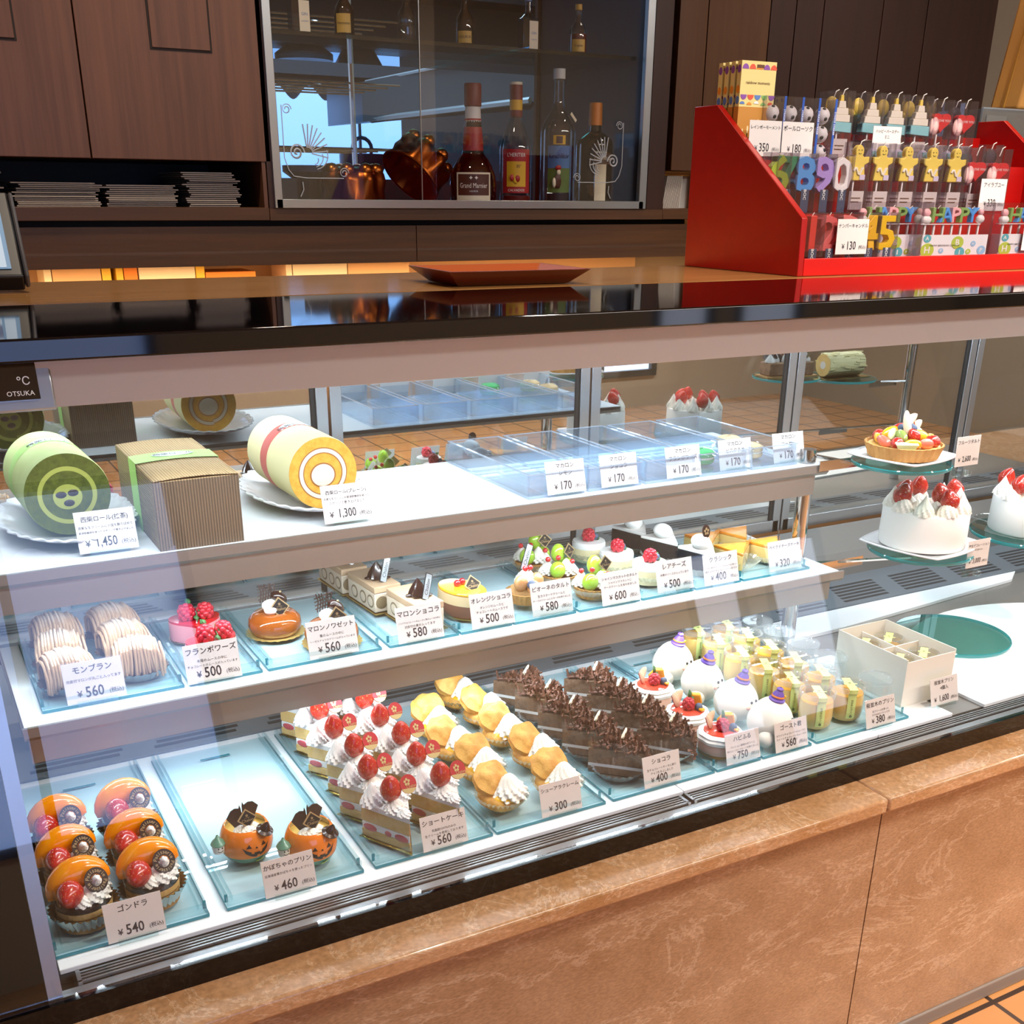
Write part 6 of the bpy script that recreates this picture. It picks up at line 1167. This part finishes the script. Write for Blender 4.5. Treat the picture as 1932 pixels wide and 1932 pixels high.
# happy birthday letter candle packs
mat('wax_green', '#86ad5c', .4); mat('wax_blue', '#4f9ae0', .4); mat('wax_pink', '#f2b3b4', .4); mat('card_white', '#f4f1ee', .5); mat('dot_lime', '#bcd04a', .5); mat('dot_teal', '#5fb6bd', .5); mat('dot_sky', '#9cc8e6', .5)
def happy(x, y, z, label, rz=-.05):
    t = thing('letter_candle_pack', label, 'candles', (x, y, z), rz, 'happy birthday candle packs'); t.scale = (1.36, 1, 1)
    MB().use('card_white').box((-.057, -.0115, 0), (.057, -.0108, .036)).box((-.0575, -.0107, 0), (-.057, .010, .036)).build('printed_card', t, smooth=False)
    c = MB()
    for x_, z_, r_, m, ch in ((-.049, .030, .0065, 'dot_teal', 'A'), (-.047, .011, .0115, 'dot_lime', 'H'), (-.023, .010, .0042, 'dot_sky', 'P'), (.004, .023, .0105, 'dot_lime', 'B'), (.010, .007, .0085, 'dot_teal', 'I'), (.032, .021, .0045, 'dot_sky', 'H'), (.025, .008, .0045, 'dot_lime', 'A'), (.048, .010, .0075, 'dot_sky', 'P')):
        c.use(m).prism([(x_+min(r_, .0565-x_)*cos(a), max(.0006, z_+r_*sin(a))) for a in [2*pi*k/20 for k in range(20)]], -.0121, -.0117, 'y').use('ink_white').text(ch, r_*1.3, (x_-.0005, -.0123, z_), bold=.02)
    c.use('ink').text('HAPPY BIRTHDAY CANDLE', .0042, (-.018, -.0123, .0185)); c.build('card_print', t, smooth=False)
    s = MB().use('stick_white').box((-.058, -.004, .0522), (.046, .004, .0535))
    for k in range(7): s.cbox((-.048+.0155*k, 0, .0440), (.0028, .0028, .0164))
    s.build('stick_rail', t, smooth=False)
    for k, (ch, m) in enumerate((('H', 'wax_green'), ('A', 'wax_blue'), ('P', 'wax_pink'), ('P', 'wax_green'), ('Y', 'wax_blue'))): extr(ch, .034, m, 'wax_letter', t, (-.030+.0148*k, 0, .0662), .010, .02)
    f = MB().use('stick_white').sph((-.048, 0, .0595), (.0085, .007, .0078), 12, 8).lathe([(.001, 0)], 3).use('wax_pink').sph((-.048, .0, .0705), (.0062, .0055, .0075), 12, 8); f = cutp(f, 'figure_candle', t).use('stick_white').sph((.0465, 0, .061), (.0068, .006, .0074), 12, 8).use('wax_pink').sph((.0465, 0, .0725), (.0045, .0045, .0058), 10, 7)
    f.build('figure_candle', t)
    MB().use('wick').tube([(-.030, 0, .078), (-.026, 0, .083)], .0005, 4).tube([(-.0, 0, .078), (.004, 0, .083)], .0005, 4).tube([(.0295, 0, .078), (.034, 0, .082)], .0005, 4).build('wicks', t)
    pack(t, .122, .026, .088)
happy(aty(1682, 455, .530).x-.020+.02, .538, L1, 'birthday letter candle pack mostly behind the yellow number 5'); happy(aty(1792, 460, .505).x, .505, L1, 'birthday letter candle pack with green and blue HAPPY letters in full view'); happy(aty(1935, 452, .505).x, .505, L1, 'birthday letter candle pack cut off by the picture edge')
# star boys, capped candles, hearts in the middle row; cakes, presents and hearts in the back row
mat('wax_yellow', '#f3d65c', .4); mat('wax_lilac', '#d6cbe0', .4); mat('wax_aqua', '#8fcfd2', .4); mat('wax_red', '#d62a2e', .35); mat('wax_cream', '#f2ead4', .45); mat('wax_dark', '#3a3234', .5); mat('wax_rose', '#e8b6b0', .45)
UPC = .030; FSC = 1.36; mat('base_card', '#cfc4bd', .6)
def MBU(): b = MB(); b.up = Matrix.Translation((0, 0, UPC-.004)) @ Matrix.Diagonal((FSC*1.18, FSC, FSC, 1)); b.M = b.up.copy(); return b
def small_candle(kind, px, py, y, z, label, grp, sc=1):
    t = thing(kind, label, 'candle', (aty(px, py, y).x, y, z), -.1, grp); 
    MB().use('base_card').box((-.0155, -.0085, .0004), (.0155, -.0080, UPC)).use('joint').box((-.011, -.0089, UPC*.60), (.009, -.0086, UPC*.66)).box((-.011, -.0089, UPC*.40), (.006, -.0086, UPC*.46)).build('base_card', t, smooth=False)
    sk = MB().use('stick_white').cbox((-.004, 0, UPC+.006), (.003, .003, .024)); sk.build('stick', t, smooth=False); b = MBU()
    if kind == 'star_candle':
        b.use('wax_yellow').prism([(.0055*cos(a)*1.0, .0485+.0075*sin(a)) for a in [pi*-.2+k*pi*1.4/12 for k in range(13)]]+[(-.007, .042), (-.0135, .043), (-.0135, .036), (-.008, .033), (-.0105, .015), (.0105, .015), (.008, .033), (.0135, .036), (.0135, .043), (.007, .042)], -.004, .004, 'y')
        b.build('wax_star', t, bevel=.0015); b = MBU().use('ink').sph((-.002, -.0044, .050), .0006, 6, 4).sph((.002, -.0044, .050), .0006, 6, 4).tube([(.002*cos(a), -.0043, .0475+.002*sin(a)) for a in [pi*1.15+k*pi*.7/5 for k in range(6)]], .0003, 4).use('wax_lilac').cbox((.006, -.0044, .019), (.007, .001, .006)).use('wax_cream').tube([(-.006+.012*k/8, -.0044, .026+.004*sin(k)) for k in range(9)], .0016, 5); b.build('wax_details', t)
    elif kind == 'capped_candle':
        b.use('wax_lilac').sph((0, 0, .026), (.010, .006, .012), 14, 9).sph((.001, 0, .042), (.0085, .0055, .012), 14, 9).build('wax_body', t); MBU().use('wax_aqua').cbox((.002, -.0052, .044), (.009, .002, .013)).use('card_white').sph((.004, -.006, .025), (.004, .002, .003), 8, 6).build('wax_details', t)
    elif kind == 'heart_candle':
        HPt = [(.0135*(16*sin(a)**3)/16, .032+.0125*(13*cos(a)-5*cos(2*a)-2*cos(3*a)-cos(4*a))/15) for a in [2*pi*k/36 for k in range(36)]][::-1]
        b.use('wax_red').prism(HPt, -.0045, .0045, 'y').build('wax_heart', t, bevel=.001); MBU().use('wax_rose').sph((-.010, -.003, .026), (.007, .005, .012), 12, 8).use('ink_white').text('LOVE YOU', .0042, (.003, -.0049, .033)).build('wax_details', t)
    elif kind == 'cake_candle':
        b.use('wax_aqua').prism([(-.014, .012), (.0145, .010), (.014, .022), (-.013, .023)], -.005, .005, 'y').use('wax_cream').prism([(-.011, .0231), (.0115, .0225), (.011, .031), (-.010, .031)], -.0045, .0045, 'y').prism([(-.0085, .0311), (.009, .0311), (.008, .039), (-.0072, .039)], -.004, .004, 'y').prism([(-.005, .0391), (.0055, .0391), (.004, .047), (-.004, .047)], -.0035, .0035, 'y').use('wax_yellow').prism([(-.0024, .0471), (.0024, .0471), (.0018, .054), (-.0018, .054)], -.002, .002, 'y').build('wax_cake', t, bevel=.0008)
    elif kind == 'present_candle':
        b.use('wax_aqua').cbox((.003, -.002, .022), (.015, .008, .024)).use('wax_yellow').cbox((.003, -.0064, .022), (.0028, .001, .0235)).cbox((.003, -.0064, .024), (.0145, .001, .0026)).sph((0, .002, .044), (.008, .005, .0105), 12, 8).sph((-.009, .003, .036), (.008, .004, .005), 10, 6).build('wax_present', t, bevel=.0008)
    elif kind == 'dark_candle':
        b.use('wax_dark').sph((0, 0, .043), (.0095, .006, .010), 12, 8).use('wax_rose').prism([(-.011, .012), (.011, .012), (.008, .036), (-.008, .036)], -.004, .004, 'y').build('wax_body', t, bevel=.001)
    MBU().use('wick').tube([(0, 0, .050), (.003, 0, .060), (.007, 0, .062)], .0006, 4).build('wick', t)
    pack(t, .044, .020, .076+UPC)
for i, px in enumerate((1614, 1659, 1707, 1754, 1798)): small_candle('star_candle', px, 330, .585, L2+.006, ('%s yellow smiling star candle from the white number 0' % ('first', 'second', 'third', 'fourth', 'fifth')[i]), 'star candles in the middle row')
for i, px in enumerate((1638, 1687, 1733, 1779)): small_candle('capped_candle', px, 330, .612, L2+.006, 'pastel capped candle behind the %s star candles' % ('first and second', 'second and third', 'third and fourth', 'fourth and fifth')[i], 'capped candles in the middle row')
for px, n in ((1837, 'red heart candle beside the last smiling star candle'), (1880, 'red heart candle just above the 330 yen card')): small_candle('heart_candle', px, 330, .590, L2+.004, n, 'heart candles in the middle row', .9)
small_candle('dark_candle', 1817, 330, .612, L2+.006, 'dark-headed candle beside the last smiling star candle', 'dark candles', 1); small_candle('dark_candle', 1862, 330, .614, L2+.012, 'dark-headed candle between the two middle row hearts', 'dark candles', 1)
for i, px in enumerate((1582, 1640, 1685, 1731)): small_candle('cake_candle', px, 240, .675, L3+.008, '%s tiered cake candle from the football candles' % ('first', 'second', 'third', 'fourth')[i], 'tiered cake candles in the back row', 1.05)
for i, px in enumerate((1566, 1616, 1663, 1712)): small_candle('present_candle', px, 240, .705, L3+.008, '%s star and present candle from the football candles' % ('first', 'second', 'third', 'fourth')[i], 'present candles in the back row', 1.0)
for px, n in ((1771, 'red heart candle in the back row nearer the cake candles'), (1816, 'red heart candle in the back row at the far side panel')): small_candle('heart_candle', px, 240, .675, L3+.004, n, 'heart candles in the back row', .95)
small_candle('dark_candle', 1753, 240, .705, L3+.004, 'dark-headed candle in the back row beside the cake candles', 'dark candles', .95); small_candle('dark_candle', 1797, 240, .705, L3+.004, 'dark-headed candle in the back row between two hearts', 'dark candles', .95)
# football candle packs and rainbow candle boxes
mat('ball_white', '#e9e6e2', .4); mat('tape_blue', '#1f4fa8', .4)
def footballs(x, y, z, label):
    t = thing('football_candle_pack', label, 'candles', (x, y, z), -.1, 'football candle packs'); b = MB()
    for k in range(3):
        zc = .014+.029*k; b.use('ball_white').sph((0, 0, zc), .0140, 16, 11); b.use('ink')
        for a, e in ((-1.2+.5*k, .3), (-2.2+.3*k, -.4), (-.4-.2*k, -.3), (-1.8, .9)): v = Vector((cos(a)*cos(e), sin(a)*cos(e), sin(e))); b.sph(tuple(Vector((0, 0, zc))+v*.0122), (.0036,)*3, 8, 6)
        b = cutp(b, 'football_candle', t)
    MB().use('tape_blue').box((.0150, -.0150, 0), (.0195, -.0146, .098)).use('ink_white').text('STRIKER STRIKER', .0048, (.0172, -.0152, .06), (pi/2, pi/2, 0)).build('blue_tape', t, smooth=False); pack(t, .040, .029, .098)
for i, px in enumerate((1452, 1486, 1517, 1548)): footballs(aty(px, 240, .672).x, .672, L3+.0005, 'clear pack of football candles, %s from the rainbow candle boxes' % ('first', 'second', 'third', 'fourth')[i])
mat('kraft_yellow', '#ecd98e', .5); mat('kraft_orange', '#c98a35', .5); mat('dot_red', '#e2583c', .5); mat('dot_orange', '#f0962c', .5); mat('dot_purple', '#8d4fa8', .5); mat('dot_green', '#8cbf6a', .5); mat('dot_blue', '#5f84c4', .5); mat('flame', '#ffe9b0', .5)
def rainbow_box(loc, label, proto=[None]):
    if proto[0] is not None: return dup(proto[0], loc, None, label)
    t = thing('candle_carton', label, 'candle box', loc, -.04, 'rainbow candle boxes'); w, d, h = .074, .011, .148
    p = MB().use('kraft_yellow').box((0, 0, .080), (w*.97, d, h)).use('kraft_orange').box((-.001, -.001, 0), (w, d+.001, .0798)); ms = ['dot_purple', 'dot_red', 'dot_orange', 'dot_purple', 'dot_red', 'dot_blue', 'dot_green']
    for k in range(5):
        for j, (z, a0) in enumerate(((.136, 0), (.098, pi))):
            m = ms[(k+j*3) % 7]; x = .008+.0145*k; p.use(m).prism([(x+.0064*cos(a), z+.0075*sin(a)) for a in [a0+pi*q/10 for q in range(11)]], -.0006, -.0002, 'y')
    for k, (m, z) in enumerate((('dot_blue', .084), ('dot_orange', .083), ('card_white', .085), ('dot_green', .083), ('dot_red', .084))): p.use(m).prism([(.006+.0145*k+.005*cos(a), z+.004*sin(a)) for a in [pi*q/8 for q in range(9)]], -.0009, -.0004, 'y')
    p.use('joint').text('rainbow moments', .0068, (w*.48, -.0006, .116)).box((w*.42, -.0008, .138), (w*.62, -.0003, .143))
    for k, (z, m, c) in enumerate(((.035, 'ink', 'dot_green'), (.040, 'ink', 'dot_purple'), (.038, 'ink', 'dot_purple'), (.050, 'dot_red', 'dot_red'), (.048, 'dot_orange', 'flame'), (.050, 'dot_red', 'dot_orange'))):
        x = .010+.0105*k; p.use(m).box((x-.0008, -.0016, z-.018), (x+.0008, -.0012, z)).use('flame').prism([(x+.0018*cos(a), z+.006+.006*sin(a)) for a in [2*pi*q/14 for q in range(14)]][::1], -.0016, -.0012, 'y')
    for j, m in enumerate(('dot_purple', 'dot_orange', 'dot_blue')): p.use(m).prism([(.002+.0045*cos(a)+.0035, (.136, .106, .090)[j]+.006*sin(a)) for a in [2*pi*q/14 for q in range(14)]], -.0006, -.0002, 'x')
    p.build('carton', t, smooth=False); proto[0] = t; return t
for i, (px, dz) in enumerate(((1376, 0), (1357, 0), (1342, 0), (1331, 0))):
    y = .672+.017*i; p = aty(px, 180, y); rainbow_box((max(p.x, 1.3175+.0005*i), y, L3+.0005), ('first', 'second', 'third', 'fourth')[i]+' rainbow candle box counted from the football packs')
# price cards of the display
C_ = .0690
for tl, pr, px, py, y, z, n in (('ナンバーキャンドル', '130', 1603, 494, .4865, 1.1978, 'price card reading 130 yen before the number candles'), ('ボールローソク', '180', 1502, 296, .6385, 1.3465, 'price card reading 180 yen before the football candles'), ('レインボーモーメント', '350', 1418, 295, .6385, 1.3465, 'price card before the rainbow candle boxes, half hidden by red panel'),
                               ('ハッピーバースデー|ミニ', '330', 1674, 262, .6385, 1.3465, 'price card before the tiered cake candles'), ('アイラブユー', '330', 1874, 366, .562, 1.2635, 'price card reading 330 yen before the red heart candles'), ('ハッピーバースデー', '330', 1948, 482, .4865, 1.1978, 'price card cut off by the picture edge before birthday candles')):
    p = aty(px, py, y); price_card(tl, '', pr, 0, 0, z, C_, n, tilt=.03, ratio=.78, hold=False, place=(max(p.x, 1.3525), y))
# ------------------------------------------------------------------ red money tray, register screen, bag, clear stand
mat('tray_red', '#6e200e', .3, coat=.2); mat('tray_mat', '#a9501f', .5); mat('gold_trim', '#b8863a', .4, .4)
mt = thing('money_tray', 'dark red rectangular money tray with orange lining on the worktop', 'tray', (.797, .545, 1.1711), -.04)
def rect(w, l, z): return [(-w, -l, z), (w, -l, z), (w, l, z), (-w, l, z)]
v = rect(.087, .052, 0)+rect(.111, .078, .0205)+rect(.106, .073, .0205)+rect(.083, .049, .003)
MB().use('tray_red').add(v, [(0, 3, 2, 1)]+[(i, (i+1) % 4, 4+(i+1) % 4, 4+i) for i in range(4)]+[(4+i, 4+(i+1) % 4, 8+(i+1) % 4, 8+i) for i in range(4)]).use('tray_mat').add(v, [(8+i, 8+(i+1) % 4, 12+(i+1) % 4, 12+i) for i in range(4)]+[(12, 13, 14, 15)]).build('tray_body', mt, bevel=.0015)
mat('pos_black', '#17171a', .35); mat('pos_grey', '#4d4c4f', .45); mat('screen_blue', '#5f7f9c', .25, emit='#6f93b4', es=.55); mat('key_dark', '#566586', .3, emit='#4a5d86', es=.35); mat('key_light', '#a9bfd2', .3, emit='#9db8d0', es=.5)
po = thing('register_screen', 'tilted black-framed register touchscreen showing 06 on the worktop', 'register', (.1640, .61, 1.1905), 0); po.rotation_euler = (-.89, 0, -.06)
MB().use('pos_black').box((-.24, 0, .0), (0, .024, .152)).use('pos_grey').box((.0002, -.001, .0), (.006, .020, .151)).build('housing', po, bevel=.003)
k = MB().use('screen_blue').box((-.23, -.0012, .012), (-.013, -.0004, .139))
for i in range(6): k.use('key_dark' if i % 3 else 'key_light').box((-.23, -.0018, .014+.0145*i), (-.034, -.0013, .0265+.0145*i))
k.use('key_light').box((-.23, -.0018, .104), (-.018, -.0013, .120)).box((-.031, -.0018, .014), (-.018, -.0013, .088)).use('label_red').box((-.044, -.0022, .015), (-.036, -.0017, .020)).use('ink').text('06', .017, (-.028, -.0024, .1125)).use('key_light').text('W', .006, (-.016, -.0005, .145)); k.build('touchscreen', po, smooth=False)
mat('bag_paper', '#c9954a', .7, noise=(4, .5, '#b8823a', (1, 1, 1)))

ah = aty(1875, 205, .85); p0 = aty(1890, 195, .905); bgp = thing('paper_bag', 'tan paper bag standing on the clear acrylic holder', 'bag', (p0.x+.03, .862, ah.z+.0035), 0)
MB().use('bag_paper').prism([(-.030, .0), (.17, .0), (.19, .50), (.060, .50)], 0, .075, 'y').build('bag_body', bgp, bevel=.006); MB().use('gold_trim').tube([(-.0305, .037, .004), (.0595, .037, .50)], .003, 6).build('seam', bgp)
st = thing('acrylic_holder', 'clear acrylic holder standing behind the red candle display', 'acrylic holder', (2.02, .80, 1.1712), 0)
st.location = (ah.x-.02, .86, 1.1712)
h_ = ah.z-1.1712; MB().use('box_acrylic').box((0, 0, 0), (.32, .004, h_)).box((0, .0042, 0), (.004, .12, h_)).box((0, .0042, h_-.004), (.32, .12, h_)).use('box_rim').box((0, -.0004, h_), (.32, .0044, h_+.003)).box((-.0004, 0, 0), (0, .0044, h_)).build('holder_walls', st, smooth=False); MB().use('alu').box((.012, -.002, h_-.035), (.075, -.0005, h_-.012)).build('metal_clip', st, smooth=False)
